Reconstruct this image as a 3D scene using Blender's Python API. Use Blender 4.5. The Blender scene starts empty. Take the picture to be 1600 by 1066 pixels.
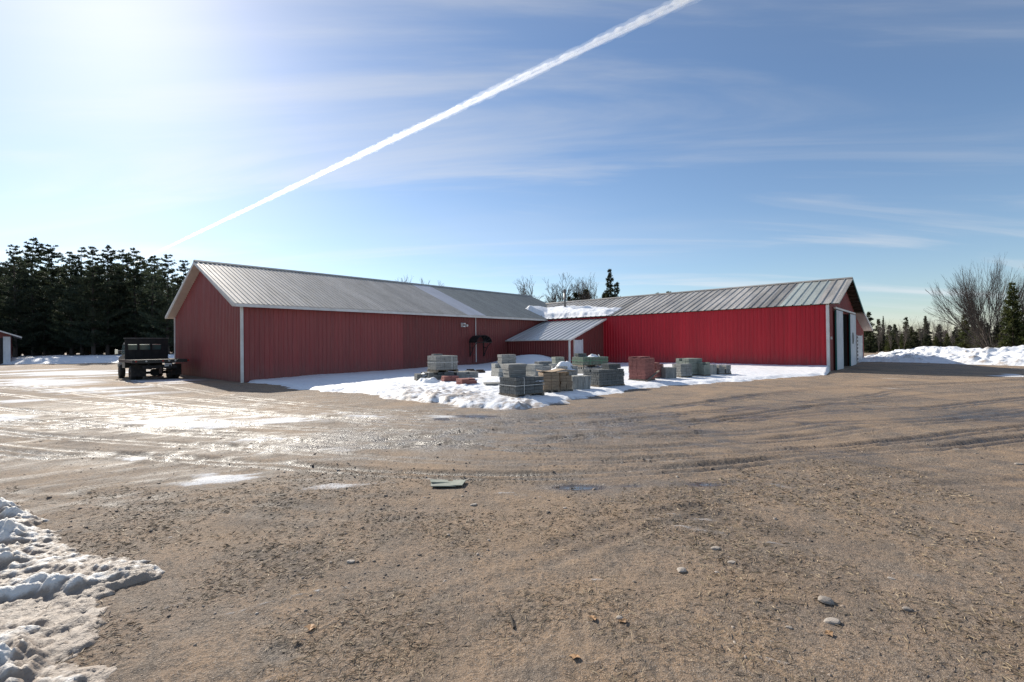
import bpy, math, random
import numpy as np
from mathutils import Matrix, Vector, Euler
R = math.radians
SC = bpy.context.scene
COL = SC.collection
rnd = random.Random(7)

# ------------------------------------------------------------------ camera
CAM_H, FPX, PITCH, ROLL = 1.7, 737.9, 0.0071, 0.0116
cam_d = bpy.data.cameras.new('camera'); cam = bpy.data.objects.new('camera', cam_d); COL.objects.link(cam)
cam_d.sensor_width = 36; cam_d.lens = FPX/1600*36; cam_d.clip_start = .05; cam_d.clip_end = 300000
cam.matrix_world = Matrix.Translation((0, 0, CAM_H)) @ Matrix.Rotation(math.pi/2+PITCH, 4, 'X') @ Matrix.Rotation(-ROLL, 4, 'Z')
SC.camera = cam
# ------------------------------------------------------------------ sky and sun
SUN_AZ, SUN_EL = R(-40), R(32)
world = bpy.data.worlds.new('World'); SC.world = world; world.use_nodes = True
wn = world.node_tree; wn.nodes.clear()
def wnode(t, **k):
    n = wn.nodes.new(t)
    for a, b in k.items(): setattr(n, a, b)
    return n
w_out = wnode('ShaderNodeOutputWorld'); w_bg = wnode('ShaderNodeBackground'); w_bg.inputs[1].default_value = .093
w_sky = wnode('ShaderNodeTexSky', sky_type='NISHITA', sun_disc=False, sun_elevation=SUN_EL, sun_rotation=SUN_AZ,
              altitude=100, air_density=1.0, dust_density=.32, ozone_density=3.2)
w_tc = wnode('ShaderNodeTexCoord'); w_sep = wnode('ShaderNodeSeparateXYZ'); wn.links.new(w_tc.outputs['Generated'], w_sep.inputs[0])
def wmath(op, a, b=None, clamp=False):
    n = wnode('ShaderNodeMath', operation=op, use_clamp=clamp)
    for i, v in enumerate((a, b)):
        if v is None: continue
        if hasattr(v, 'is_linked'): wn.links.new(v, n.inputs[i])
        else: n.inputs[i].default_value = v
    return n.outputs[0]
w_z = wmath('ADD', wmath('MAXIMUM', w_sep.outputs[2], 0.0), .12)
w_cmb = wnode('ShaderNodeCombineXYZ')
wn.links.new(wmath('DIVIDE', w_sep.outputs[0], w_z), w_cmb.inputs[0]); wn.links.new(wmath('DIVIDE', w_sep.outputs[1], w_z), w_cmb.inputs[1])
def cirrus(rot, scl, nscale, detail, lo, hi, off=(0, 0, 0), dist=.8):
    m = wnode('ShaderNodeMapping'); wn.links.new(w_cmb.outputs[0], m.inputs[0])
    m.inputs['Rotation'].default_value = (0, 0, R(rot)); m.inputs['Scale'].default_value = scl; m.inputs['Location'].default_value = off
    n = wnode('ShaderNodeTexNoise'); wn.links.new(m.outputs[0], n.inputs[0])
    n.inputs['Scale'].default_value = nscale; n.inputs['Detail'].default_value = detail; n.inputs['Roughness'].default_value = .55; n.inputs['Distortion'].default_value = dist
    r = wnode('ShaderNodeMapRange', interpolation_type='SMOOTHSTEP'); wn.links.new(n.outputs[0], r.inputs[0])
    r.inputs[1].default_value = lo; r.inputs[2].default_value = hi
    return r.outputs[0]
c1 = cirrus(-30, (.42, 1.7, 1), .75, 8, .47, .78, (11.3, 4.2, 0), 1.3)
c2 = cirrus(-14, (.2, .75, 1), .6, 5, .46, .82, (12.7, 9.4, 0), .5)
w_mask = wmath('ADD', wmath('MULTIPLY', c1, .55), wmath('MULTIPLY', c2, .45), True)
w_bw = wnode('ShaderNodeRGBToBW'); wn.links.new(w_sky.outputs[0], w_bw.inputs[0])
w_cc = wnode('ShaderNodeCombineColor')
w_cl = wmath('ADD', wmath('MULTIPLY', w_bw.outputs[0], .55), 3.9)
for i, k in enumerate((.97, 1.0, 1.06)): wn.links.new(wmath('MULTIPLY', w_cl, k), w_cc.inputs[i])
w_mix = wnode('ShaderNodeMix', data_type='RGBA'); wn.links.new(w_mask, w_mix.inputs['Factor'])
wn.links.new(w_sky.outputs[0], w_mix.inputs['A']); wn.links.new(w_cc.outputs[0], w_mix.inputs['B'])
wn.links.new(w_mix.outputs['Result'], w_bg.inputs[0]); wn.links.new(w_bg.outputs[0], w_out.inputs[0])
sun_d = bpy.data.lights.new('sun', 'SUN'); sun = bpy.data.objects.new('sun', sun_d); COL.objects.link(sun)
sun_d.energy = 4.4; sun_d.angle = R(.6); sun_d.color = (1, .93, .82)
sdir = Vector((math.sin(SUN_AZ)*math.cos(SUN_EL), math.cos(SUN_AZ)*math.cos(SUN_EL), math.sin(SUN_EL)))
sun.rotation_euler = sdir.to_track_quat('Z', 'Y').to_euler(); sun.location = (0, 0, 60)
SC.view_settings.view_transform = 'Standard'; SC.view_settings.look = 'None'; SC.view_settings.gamma = 1; SC.view_settings.use_curve_mapping = False
SC.view_settings.exposure = 0.5
SC.cycles.max_bounces = 6; SC.cycles.diffuse_bounces = 3; SC.cycles.glossy_bounces = 3; SC.cycles.transparent_max_bounces = 8; SC.cycles.volume_bounces = 1
SC.cycles.use_denoising = True; SC.cycles.denoising_prefilter = 'NONE'; SC.cycles.use_adaptive_sampling = True; SC.cycles.adaptive_threshold = .01

# ------------------------------------------------------------------ helpers
def gp(u, v, z=0.0):                       # a picture position of the photograph -> point of the ground
    c, s = math.cos(ROLL), math.sin(ROLL); du, dv = u-800, v-533
    x, q = (du*c-dv*s)/FPX, -(du*s+dv*c)/FPX
    y = math.cos(PITCH)-q*math.sin(PITCH); zz = math.sin(PITCH)+q*math.cos(PITCH)
    t = (z-CAM_H)/zz
    return Vector((x*t, y*t, z))
def px_of(X, Y, Z):
    y = Y*math.cos(PITCH)+(Z-CAM_H)*math.sin(PITCH); z = -Y*math.sin(PITCH)+(Z-CAM_H)*math.cos(PITCH)
    y = np.maximum(y, .05); u = FPX*X/y; v = -FPX*z/y; c, s = math.cos(ROLL), math.sin(ROLL)
    return 800+u*c+v*s, 533-u*s+v*c
def hash2(ix, iy, seed):
    n = (ix.astype(np.int64)*374761393+iy.astype(np.int64)*668265263+seed*974711) & 0xffffffff
    n = ((n ^ (n >> 13))*1274126177) & 0xffffffff
    n = ((n ^ (n >> 16))*2246822519) & 0xffffffff
    return ((n ^ (n >> 15)) & 0xffffff)/float(0xffffff)
def vnoise(x, y, seed=0):
    ix, iy = np.floor(x), np.floor(y); fx, fy = x-ix, y-iy
    fx = fx*fx*fx*(fx*(fx*6-15)+10); fy = fy*fy*fy*(fy*(fy*6-15)+10)
    a = hash2(ix, iy, seed); b = hash2(ix+1, iy, seed); c = hash2(ix, iy+1, seed); d = hash2(ix+1, iy+1, seed)
    return (a*(1-fx)+b*fx)*(1-fy)+(c*(1-fx)+d*fx)*fy-.5
def fbm(x, y, o=4, seed=0, gain=.5):
    t = 0; a = 1.0
    for i in range(o):
        ca, sa = math.cos(i*1.1), math.sin(i*1.1)
        t = t+a*vnoise((x*ca-y*sa)*2**i+i*17.3, (x*sa+y*ca)*2**i-i*9.1, seed+i); a *= gain
    return t
def sstep(a, b, x):
    t = np.clip((x-a)/(b-a), 0, 1); return t*t*(3-2*t)

def link(o, parent=None):
    COL.objects.link(o)
    if parent is not None: o.parent = parent
    return o
def tag(o, label=None, cat=None, group=None, kind=None):
    if label: o['label'] = label
    if cat: o['category'] = cat
    if group: o['group'] = group
    if kind: o['kind'] = kind
    return o
def empty(name, loc=(0, 0, 0), rz=0, label=None, cat=None, group=None):
    o = bpy.data.objects.new(name, None); COL.objects.link(o); o.location = loc; o.rotation_euler = (0, 0, rz); o.empty_display_size = .2
    return tag(o, label, cat, group)
def np_mesh(name, V, F, mat=None, smooth=False, attrs=None):
    me = bpy.data.meshes.new(name); V = np.asarray(V, np.float32); F = np.asarray(F, np.int32)
    k = F.shape[1]
    me.vertices.add(len(V)); me.vertices.foreach_set('co', V.ravel())
    me.loops.add(F.size); me.loops.foreach_set('vertex_index', F.ravel())
    me.polygons.add(len(F)); me.polygons.foreach_set('loop_start', np.arange(0, F.size, k, dtype=np.int32))
    if smooth: me.polygons.foreach_set('use_smooth', np.ones(len(F), bool))
    if attrs:
        for an, av in attrs.items():
            a = me.attributes.new(an, 'FLOAT', 'POINT'); a.data.foreach_set('value', np.asarray(av, np.float32))
    me.update(calc_edges=True); me.validate()
    if mat: me.materials.append(mat)
    return me
class MB:
    def __init__(s): s.v = []; s.f = []
    def add(s, V, F):
        o = len(s.v); s.v += [tuple(p) for p in V]; s.f += [tuple(i+o for i in f) for f in F]; return s
    def box(s, c, d, M=None):
        x, y, z = (k/2 for k in d)
        V = [Vector((a*x, b*y, e*z))for e in (-1, 1) for b in (-1, 1) for a in (-1, 1)]
        if M is not None: V = [M @ p for p in V]
        V = [p+Vector(c) for p in V]
        return s.add(V, [(0, 2, 3, 1), (4, 5, 7, 6), (0, 1, 5, 4), (2, 6, 7, 3), (0, 4, 6, 2), (1, 3, 7, 5)])
    def prism(s, poly, y0, y1, axes='xz'):       # outline in two axes, extruded along the third
        n = len(poly)
        def P(a, b, t): return {'xz': (a, t, b), 'yz': (t, a, b), 'xy': (a, b, t)}[axes]
        V = [P(a, b, y0) for a, b in poly]+[P(a, b, y1) for a, b in poly]
        F = [tuple(range(n))[::-1], tuple(range(n, 2*n))]+[(i, (i+1) % n, n+(i+1) % n, n+i) for i in range(n)]
        return s.add(V, F)
    def tube(s, p0, p1, r0, r1, n=8, caps=True):
        p0, p1 = Vector(p0), Vector(p1); d = (p1-p0).normalized()
        a = d.orthogonal().normalized(); b = d.cross(a)
        V = []
        for p, r in ((p0, r0), (p1, r1)):
            for i in range(n):
                t = 2*math.pi*i/n; V.append(p+(a*math.cos(t)+b*math.sin(t))*r)
        F = [(i, (i+1) % n, n+(i+1) % n, n+i) for i in range(n)]
        if caps: F += [tuple(range(n))[::-1], tuple(range(n, 2*n))]
        return s.add(V, F)
    def mesh(s, name, mat, smooth=False):
        me = bpy.data.meshes.new(name); me.from_pydata(s.v, [], s.f); me.materials.append(mat)
        if smooth: me.polygons.foreach_set('use_smooth', [True]*len(me.polygons))
        me.update(); return me
    def build(s, name, mat, parent=None, loc=(0, 0, 0), rot=(0, 0, 0), bevel=0, smooth=False):
        o = bpy.data.objects.new(name, s.mesh(name, mat, smooth)); link(o, parent); o.location = loc; o.rotation_euler = rot
        if bevel:
            m = o.modifiers.new('bevel', 'BEVEL'); m.width = bevel; m.segments = 2; m.limit_method = 'ANGLE'
        return o
def inst(name, me, parent=None, M=None):
    o = bpy.data.objects.new(name, me); link(o, parent)
    if M is not None: o.matrix_local = M
    return o

# ------------------------------------------------------------------ materials
def new_mat(name):
    m = bpy.data.materials.new(name); m.use_nodes = True; nt = m.node_tree
    return m, nt, nt.nodes['Principled BSDF']
def nd(nt, t, ins=None, **k):
    n = nt.nodes.new(t)
    for a, b in k.items(): setattr(n, a, b)
    for a, b in (ins or {}).items():
        if hasattr(b, 'is_linked'): nt.links.new(b, n.inputs[a])
        else: n.inputs[a].default_value = b
    return n
def mixc(nt, f, a, b, blend='MIX'):
    n = nd(nt, 'ShaderNodeMix', data_type='RGBA', blend_type=blend)
    for k, v in (('Factor', f), ('A', a), ('B', b)):
        if hasattr(v, 'is_linked'): nt.links.new(v, n.inputs[k])
        elif k == 'Factor': n.inputs[k].default_value = v
        else: n.inputs[k].default_value = (*v, 1)
    return n.outputs['Result']
def mrange(nt, v, a, b, c=0., d=1., smooth=True):
    n = nd(nt, 'ShaderNodeMapRange', {0: v, 1: a, 2: b, 3: c, 4: d})
    if smooth: n.interpolation_type = 'SMOOTHSTEP'
    return n.outputs[0]
def mth(nt, op, a, b=0., clamp=False):
    return nd(nt, 'ShaderNodeMath', {0: a, 1: b}, operation=op, use_clamp=clamp).outputs[0]
def noise(nt, co, scale, detail=4, rough=.55, dist=0):
    return nd(nt, 'ShaderNodeTexNoise', {'Vector': co, 'Scale': scale, 'Detail': detail, 'Roughness': rough, 'Distortion': dist}).outputs[0]
def pmat(name, c1, c2=None, scale=3., rough=.7, metal=0., bump=0., bscale=40., rv=0., stretch=(1, 1, 1), spec=.4, lo=.35, hi=.7, fine=.0, rrough=0.):
    m, nt, b = new_mat(name); tc = nd(nt, 'ShaderNodeTexCoord'); oi = nd(nt, 'ShaderNodeObjectInfo')
    mp = nd(nt, 'ShaderNodeMapping', {'Vector': tc.outputs['Object'], 'Scale': stretch})
    off = nd(nt, 'ShaderNodeVectorMath', {0: mp.outputs[0]}, operation='ADD')
    cm = nd(nt, 'ShaderNodeCombineXYZ', {0: mth(nt, 'MULTIPLY', oi.outputs['Random'], 37.), 1: mth(nt, 'MULTIPLY', oi.outputs['Random'], 91.)})
    nt.links.new(cm.outputs[0], off.inputs[1]); co = off.outputs[0]
    col = None
    if c2:
        f = mrange(nt, noise(nt, co, scale, 6), lo, hi); col = mixc(nt, f, c1, c2)
    if fine:
        g = mrange(nt, noise(nt, co, scale*14, 3), .3, .7, 1-fine, 1+fine)
        col = mixc(nt, 1., col if col else c1, nd(nt, 'ShaderNodeCombineColor', {0: g, 1: g, 2: g}).outputs[0], 'MULTIPLY')
    if rv:
        g = mrange(nt, oi.outputs['Random'], 0, 1, 1-rv, 1+rv, False)
        col = mixc(nt, 1., col if col else c1, nd(nt, 'ShaderNodeCombineColor', {0: g, 1: g, 2: g}).outputs[0], 'MULTIPLY')
    if col: nt.links.new(col, b.inputs['Base Color'])
    else: b.inputs['Base Color'].default_value = (*c1, 1)
    b.inputs['Roughness'].default_value = rough; b.inputs['Metallic'].default_value = metal; b.inputs['Specular IOR Level'].default_value = spec
    if rrough: nt.links.new(mrange(nt, noise(nt, co, scale*3, 3), .3, .7, rough-rrough, rough+rrough), b.inputs['Roughness'])
    if bump:
        bn = nd(nt, 'ShaderNodeBump', {'Height': noise(nt, co, bscale, 4), 'Strength': bump, 'Distance': .02}); nt.links.new(bn.outputs[0], b.inputs['Normal'])
    return m
M = {}
def wall_paint(name, c1, c2, grime, rv):
    m, nt, b = new_mat(name); ge = nd(nt, 'ShaderNodeNewGeometry'); oi = nd(nt, 'ShaderNodeObjectInfo')
    pos = ge.outputs['Position']; sp = nd(nt, 'ShaderNodeSeparateXYZ', {0: pos})
    st = nd(nt, 'ShaderNodeMapping', {'Vector': pos, 'Scale': (3.2, 3.2, .25)})
    col = mixc(nt, mrange(nt, noise(nt, st.outputs[0], 1.2, 6), .35, .7), c1, c2)
    g = mrange(nt, oi.outputs['Random'], 0, 1, 1-rv, 1+rv, False)
    col = mixc(nt, 1., col, nd(nt, 'ShaderNodeCombineColor', {0: g, 1: g, 2: g}).outputs[0], 'MULTIPLY')
    hz = mth(nt, 'ADD', sp.outputs[2], mth(nt, 'MULTIPLY', noise(nt, st.outputs[0], 2.5, 5), 1.2))
    col = mixc(nt, mrange(nt, hz, .55, 1.7, grime, 0.), col, (.17, .11, .09))        # splashed mud along the foot of the wall
    nt.links.new(col, b.inputs['Base Color']); b.inputs['Roughness'].default_value = .42; b.inputs['Specular IOR Level'].default_value = .45
    nt.links.new(mrange(nt, noise(nt, st.outputs[0], 4, 3), .3, .7, .36, .55), b.inputs['Roughness'])
    bn = nd(nt, 'ShaderNodeBump', {'Height': noise(nt, pos, 1.3, 3), 'Strength': .25, 'Distance': .05}); nt.links.new(bn.outputs[0], b.inputs['Normal'])
    return m
M['red_old'] = wall_paint('faded_red_siding', (.285, .050, .047), (.245, .050, .047), .42, .07)
M['red_mid'] = wall_paint('brick_red_siding', (.19, .034, .031), (.16, .034, .031), .42, .05)
M['red_new'] = wall_paint('bright_red_siding', (.47, .009, .022), (.40, .009, .020), .35, .08)
M['galv'] = pmat('weathered_galvanised', (.50, .465, .42), (.40, .37, .33), 1.2, .55, .2, rv=.10, stretch=(1.5, .35, 1), fine=.12, rrough=.08)
M['galv_grey'] = pmat('grey_galvanised', (.33, .335, .31), (.28, .285, .265), 1.2, .55, .25, rv=.05, stretch=(1.5, .35, 1), fine=.08)
M['galv_pale'] = pmat('pale_roof_sheet', (.62, .62, .66), (.55, .55, .58), 1.2, .5, .1, rv=.03, stretch=(1.5, .35, 1))
M['galv_wing'] = pmat('worn_galvalume', (.44, .41, .37), (.29, .27, .24), 1.0, .5, .3, rv=.30, stretch=(1.2, .25, 1), fine=.12, rrough=.1)
M['galv_light'] = pmat('light_green_galvanised', (.50, .53, .47), (.40, .42, .38), 1.0, .45, .35, rv=.15, stretch=(1.2, .25, 1), fine=.08)
M['galv_shed'] = pmat('bright_galvanised', (.56, .56, .56), (.47, .48, .49), 1.0, .38, .55, rv=.08, stretch=(1.2, .25, 1))
M['white'] = pmat('white_trim', (.74, .72, .69), (.64, .61, .57), 2., .5, bump=.05, fine=.04)
M['soffit'] = pmat('cream_soffit', (.62, .57, .51), (.55, .50, .44), 2., .55)
M['door_white'] = pmat('white_sheet_door', (.70, .71, .72), (.60, .61, .63), 1.5, .4, rv=.04)
M['teal'] = pmat('teal_trim', (.03, .17, .15), (.04, .13, .12), 2., .5)
M['dark_wood'] = pmat('dark_lumber', (.055, .04, .03), (.09, .07, .05), 3., .8, stretch=(1, 6, 6))
M['black_int'] = pmat('dark_interior', (.03, .027, .025), (.05, .045, .04), 1., .9)  # near-black colour stands in for the shade inside the buildings
M['concrete'] = pmat('grey_concrete', (.27, .27, .255), (.20, .20, .19), 4., .85, bump=.3, bscale=60, rv=.10, fine=.12)
M['concrete_dk'] = pmat('charcoal_concrete', (.135, .14, .137), (.10, .104, .10), 4., .85, bump=.3, bscale=60, rv=.10, fine=.12)
M['concrete_lt'] = pmat('pale_concrete', (.37, .37, .345), (.29, .29, .27), 4., .85, bump=.3, bscale=60, rv=.08, fine=.12)
M['concrete_gn'] = pmat('mossy_concrete', (.25, .27, .23), (.20, .22, .19), 4., .85, bump=.3, bscale=60, rv=.08, fine=.12)
M['paver_red'] = pmat('red_paver', (.33, .135, .115), (.25, .10, .085), 5., .85, bump=.3, bscale=60, rv=.14, fine=.15)
M['tan'] = pmat('tan_block', (.34, .255, .175), (.26, .19, .13), 4., .85, bump=.3, bscale=60, rv=.10, fine=.12)
M['plank'] = pmat('weathered_plank', (.42, .31, .20), (.30, .215, .14), 6., .75, stretch=(1, 8, 8), rv=.15, fine=.1)
M['pallet'] = pmat('grey_pallet_wood', (.24, .20, .155), (.16, .135, .105), 6., .85, stretch=(1, 8, 8), rv=.15)
M['strap'] = pmat('white_strap', (.62, .62, .60), None, 1, .45)
M['strap_green'] = pmat('green_strap', (.10, .28, .16), None, 1, .45)
M['wrap'] = pmat('green_wrapped_block', (.10, .145, .105), (.15, .17, .14), 4., .5, bump=.3, rv=.06, fine=.15)
M['steel'] = pmat('stove_pipe', (.20, .19, .185), (.12, .11, .10), 5., .45, .5)
M['black_paint'] = pmat('black_truck_paint', (.012, .012, .013), (.022, .02, .019), 3., .38, spec=.5)
M['black_matt'] = pmat('black_matt', (.014, .014, .014), (.025, .023, .021), 4., .7)
M['rubber'] = pmat('tyre_rubber', (.018, .018, .018), (.045, .038, .032), 8., .85, bump=.2)
M['rust'] = pmat('rusty_steel', (.09, .05, .035), (.05, .035, .03), 6., .75, bump=.2)
M['chrome'] = pmat('chrome', (.75, .75, .76), None, 1, .15, 1.)
M['lamp_red'] = pmat('red_lens', (.30, .02, .015), None, 1, .25)
M['lamp_clear'] = pmat('clear_lens', (.5, .5, .48), None, 1, .2)
M['plate'] = pmat('plate_white', (.72, .72, .70), None, 1, .4)
M['stone_lt'] = pmat('pale_stone', (.40, .34, .28), (.30, .27, .24), 20., .8, bump=.3, rv=.25)
M['leaf'] = pmat('dry_leaf', (.36, .22, .11), (.24, .13, .06), 12., .7, rv=.35)
M['card'] = pmat('sodden_card', (.25, .27, .22), (.33, .33, .28), 14., .8, rv=.05)
M['bark_pine'] = pmat('pine_bark', (.06, .047, .038), (.09, .07, .056), 5., .9)
M['bark_grey'] = pmat('grey_bark', (.13, .112, .10), (.085, .07, .062), 4., .9)
M['bark_birch'] = pmat('birch_bark', (.50, .47, .43), (.16, .14, .12), 4., .8, stretch=(1, 1, 4))
def needles(name, c1, c2):
    m, nt, b = new_mat(name); ge = nd(nt, 'ShaderNodeNewGeometry'); oi = nd(nt, 'ShaderNodeObjectInfo')
    f = mrange(nt, noise(nt, ge.outputs['Position'], .55, 4), .35, .65)
    col = mixc(nt, f, c1, c2); g = mrange(nt, oi.outputs['Random'], 0, 1, .8, 1.25, False)
    col = mixc(nt, 1., col, nd(nt, 'ShaderNodeCombineColor', {0: g, 1: g, 2: g}).outputs[0], 'MULTIPLY')
    nt.links.new(col, b.inputs['Base Color']); b.inputs['Roughness'].default_value = .65; b.inputs['Specular IOR Level'].default_value = .3
    tr = nd(nt, 'ShaderNodeBsdfTranslucent', {'Color': col}); mx = nd(nt, 'ShaderNodeMixShader', {0: .34})
    nt.links.new(b.outputs[0], mx.inputs[1]); nt.links.new(tr.outputs[0], mx.inputs[2]); nt.links.new(mx.outputs[0], nt.nodes['Material Output'].inputs[0])
    return m
M['pine'] = needles('pine_needles', (.046, .064, .040), (.075, .09, .052))
M['spruce'] = needles('spruce_needles', (.055, .072, .022), (.085, .095, .03))
M['spruce_dk'] = needles('dark_spruce_needles', (.034, .044, .024), (.055, .064, .03))
def glass():
    m, nt, b = new_mat('window_glass'); b.inputs['Base Color'].default_value = (.10, .17, .16, 1); b.inputs['Roughness'].default_value = .08
    b.inputs['Transmission Weight'].default_value = .3; b.inputs['IOR'].default_value = 1.45; return m
M['glass'] = glass()
def snow_mat(name, dirt_amt, tint=(.86, .87, .89)):
    m, nt, b = new_mat(name); ge = nd(nt, 'ShaderNodeNewGeometry'); pos = ge.outputs['Position']
    at = nd(nt, 'ShaderNodeAttribute', attribute_name='dirt').outputs['Fac']
    n1 = noise(nt, pos, 9, 8, .7); n2 = noise(nt, pos, 55, 4, .6)
    d = mth(nt, 'ADD', mth(nt, 'MULTIPLY', at, 1.), mth(nt, 'MULTIPLY', mth(nt, 'SUBTRACT', n1, .5), 1.3))
    d = mrange(nt, d, .38, .95, 0, dirt_amt)
    grit = mth(nt, 'MULTIPLY', mrange(nt, n2, .60, .70), mth(nt, 'MULTIPLY', at, .8))
    col = mixc(nt, d, tint, (.30, .235, .18)); col = mixc(nt, grit, col, (.13, .10, .08))
    nt.links.new(col, b.inputs['Base Color']); b.inputs['Roughness'].default_value = .55; b.inputs['Specular IOR Level'].default_value = .3
    bn = nd(nt, 'ShaderNodeBump', {'Height': mth(nt, 'ADD', mth(nt, 'MULTIPLY', n2, .5), n1), 'Strength': .55, 'Distance': .035}); nt.links.new(bn.outputs[0], b.inputs['Normal'])
    return m
M['snow'] = snow_mat('old_snow', .8)
M['snow_crust'] = snow_mat('dirty_crusted_snow', .92, (.80, .77, .72))

# ------------------------------------------------------------------ the yard
TR = [  # wheel tracks over the yard: points in the photograph, depth, half width, darkening
 ([(-500, 585), (0, 637), (200, 652), (400, 666), (600, 671), (800, 674), (990, 680), (1150, 675), (1300, 661), (1450, 654), (1600, 635), (2200, 570)], .022, .15, 1.),
 ([(-500, 560), (0, 615), (200, 632), (420, 648), (620, 655), (800, 659), (990, 662), (1150, 657), (1300, 644), (1450, 636), (1600, 621), (2200, 565)], .02, .15, .8),
 ([(-500, 640), (0, 697), (200, 712), (400, 727), (600, 739), (800, 743), (1000, 736), (1150, 726), (1300, 711), (1450, 702), (1600, 686), (2200, 620)], .026, .13, .9),
 ([(-500, 620), (0, 676), (200, 690), (400, 703), (600, 715), (800, 721), (1050, 715), (1250, 703), (1450, 684), (1600, 667), (2200, 605)], .022, .12, .7),
 ([(-500, 600), (0, 655), (100, 658), (250, 674), (420, 686), (575, 697), (700, 692), (850, 688), (1000, 672), (1150, 652), (1300, 632), (1500, 612), (1600, 604), (2200, 560)], .022, .14, .9),
 ([(-500, 575), (0, 606), (150, 618), (300, 634), (500, 652), (700, 666), (900, 652), (1085, 645), (1215, 632), (1350, 619), (1500, 603), (2200, 557)], .02, .15, .8),
 ([(-500, 575), (0, 600), (300, 624), (600, 648), (800, 655), (1040, 636), (1250, 611), (1375, 604), (1550, 595), (2200, 555)], .016, .15, .6),
 ([(-500, 640), (0, 706), (150, 712), (300, 707), (450, 690), (650, 681), (850, 668), (1000, 655), (1200, 640), (1400, 626), (1600, 612), (2200, 565)], .02, .13, .7),
 ([(-500, 620), (0, 664), (200, 668), (400, 678), (600, 686), (800, 700), (1000, 700), (1200, 686), (1400, 664), (1600, 645), (2200, 585)], .018, .14, .55),
 ([(-500, 590), (0, 588), (150, 592), (260, 604), (420, 626), (640, 643), (800, 648), (980, 645), (1150, 622), (1300, 606), (1500, 598), (2200, 555)], .02, .17, .45),
 ([(-500, 900), (0, 868), (150, 880), (300, 952), (450, 1000), (560, 955), (680, 918), (800, 880), (1000, 810), (1200, 780), (1400, 765), (1600, 755), (2200, 720)], .008, .14, .22),
 ([(-500, 760), (0, 775), (300, 790), (600, 800), (900, 790), (1200, 770), (1400, 742), (1600, 716), (2200, 640)], .008, .16, .15),
]
def spline(P, n=260):
    P = [Vector(p).to_2d() for p in P]; P = [P[0]*2-P[1]]+P+[P[-1]*2-P[-2]]; out = []
    for i in range(1, len(P)-2):
        for k in range(24):
            t = k/24; a, b, c, d = P[i-1:i+3]
            out.append(.5*((2*b)+(c-a)*t+(2*a-5*b+4*c-d)*t*t+(3*b-a-3*c+d)*t**3))
    return np.array([(p.x, p.y) for p in out])
def track_polar(px):
    S = spline(px); pts = [gp(u, max(v, 556)) for u, v in S]
    th = np.array([math.atan2(p.x, p.y) for p in pts]); r = np.array([math.hypot(p.x, p.y) for p in pts])
    o = np.argsort(th); return th[o], r[o]
TRACKS = [(*track_polar(p), d, w, k) for p, d, w, k in TR]
def ground_fields(X, Y, detail=True):
    th = np.arctan2(X, Y); r = np.hypot(X, Y)
    z = .05*fbm(X/7, Y/7, 3, 11)+.018*fbm(X/1.4, Y/1.4, 3, 21)
    wet = np.zeros_like(X); front = (np.abs(th) < 1.05) & (r < 60)
    if detail:
        z = z+.010*fbm(X/.28, Y/.28, 3, 31)*sstep(60, 12, r)+.007*fbm(X/.075, Y/.075, 2, 41, .7)*sstep(14, 4, r)
    wob = .12*fbm(X/2.2, Y/2.2, 2, 51)
    for i, (tt, tr, dep, hw, dk) in enumerate(TRACKS):
        rt = np.interp(th, tt, tr); sl = np.interp(th, tt[1:], np.diff(tr)/np.maximum(np.diff(tt), 1e-4))
        d = (r-rt)/np.sqrt(1+(sl/np.maximum(rt, .5))**2)+wob
        tw_ = np.minimum(np.abs(d-hw*.85), np.abs(d+hw*.95))                         # twin tyres
        m = front*np.exp(-(tw_/(hw*.5))**4); rim = front*np.exp(-((np.abs(d)-hw*2.0)/(hw*.45))**2)
        act = .55+.9*sstep(-.25, .3, fbm(th*9+i*3, r*.0+i, 3, 61+i))
        along = th*rt
        lug = np.sin(along/.085*2*math.pi+np.sign(d)*d/hw*2.2)*.0055*m*sstep(16, 6, r)*(dk > .6)*sstep(-.1, .35, fbm(th*7+i*5, r*0+i*2, 3, 91+i))
        z = z-dep*act*m+dep*.55*act*rim+lug*act
        wet = np.maximum(wet, m*dk*act*.95)
    zone = front*sstep(5.2, 7.5, r)*sstep(24, 15, r)
    sk = fbm(th*5+wob*.6, (r+.8*np.sin(th*1.7)+wob)/.15, 3, 95, .75)
    z = z+.012*sk*zone; wet = np.clip(wet+zone*np.maximum(sk, 0)*.75, 0, 1.2)
    return z, wet
def gz(x, y):
    z, _ = ground_fields(np.array([float(x)]), np.array([float(y)])); return float(z[0])
def blobs(u, v, L):
    t = np.zeros_like(u)
    for cu, cv, su, sv, a in L: t = np.maximum(t, a*np.exp(-((u-cu)/su)**2-((v-cv)/sv)**2))
    return t
ang = np.concatenate([np.linspace(-R(62), R(62), 740), np.linspace(R(62), R(298), 62)[1:-1]])
rad = np.concatenate([[.05, .4, .8], np.geomspace(1.1, 60, 470), np.geomspace(64, 6000, 34)])
TT, RR = np.meshgrid(ang, rad); GX, GY = RR*np.sin(TT), RR*np.cos(TT)
Gz, Gw = ground_fields(GX, GY)
Gz = Gz*sstep(900, 80, RR)
U, V = px_of(GX, GY, Gz); inview = (GY > 1)
fx, fy = GX, GY
patch = fbm(GX/1.1, GY/1.1, 4, 71)
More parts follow.
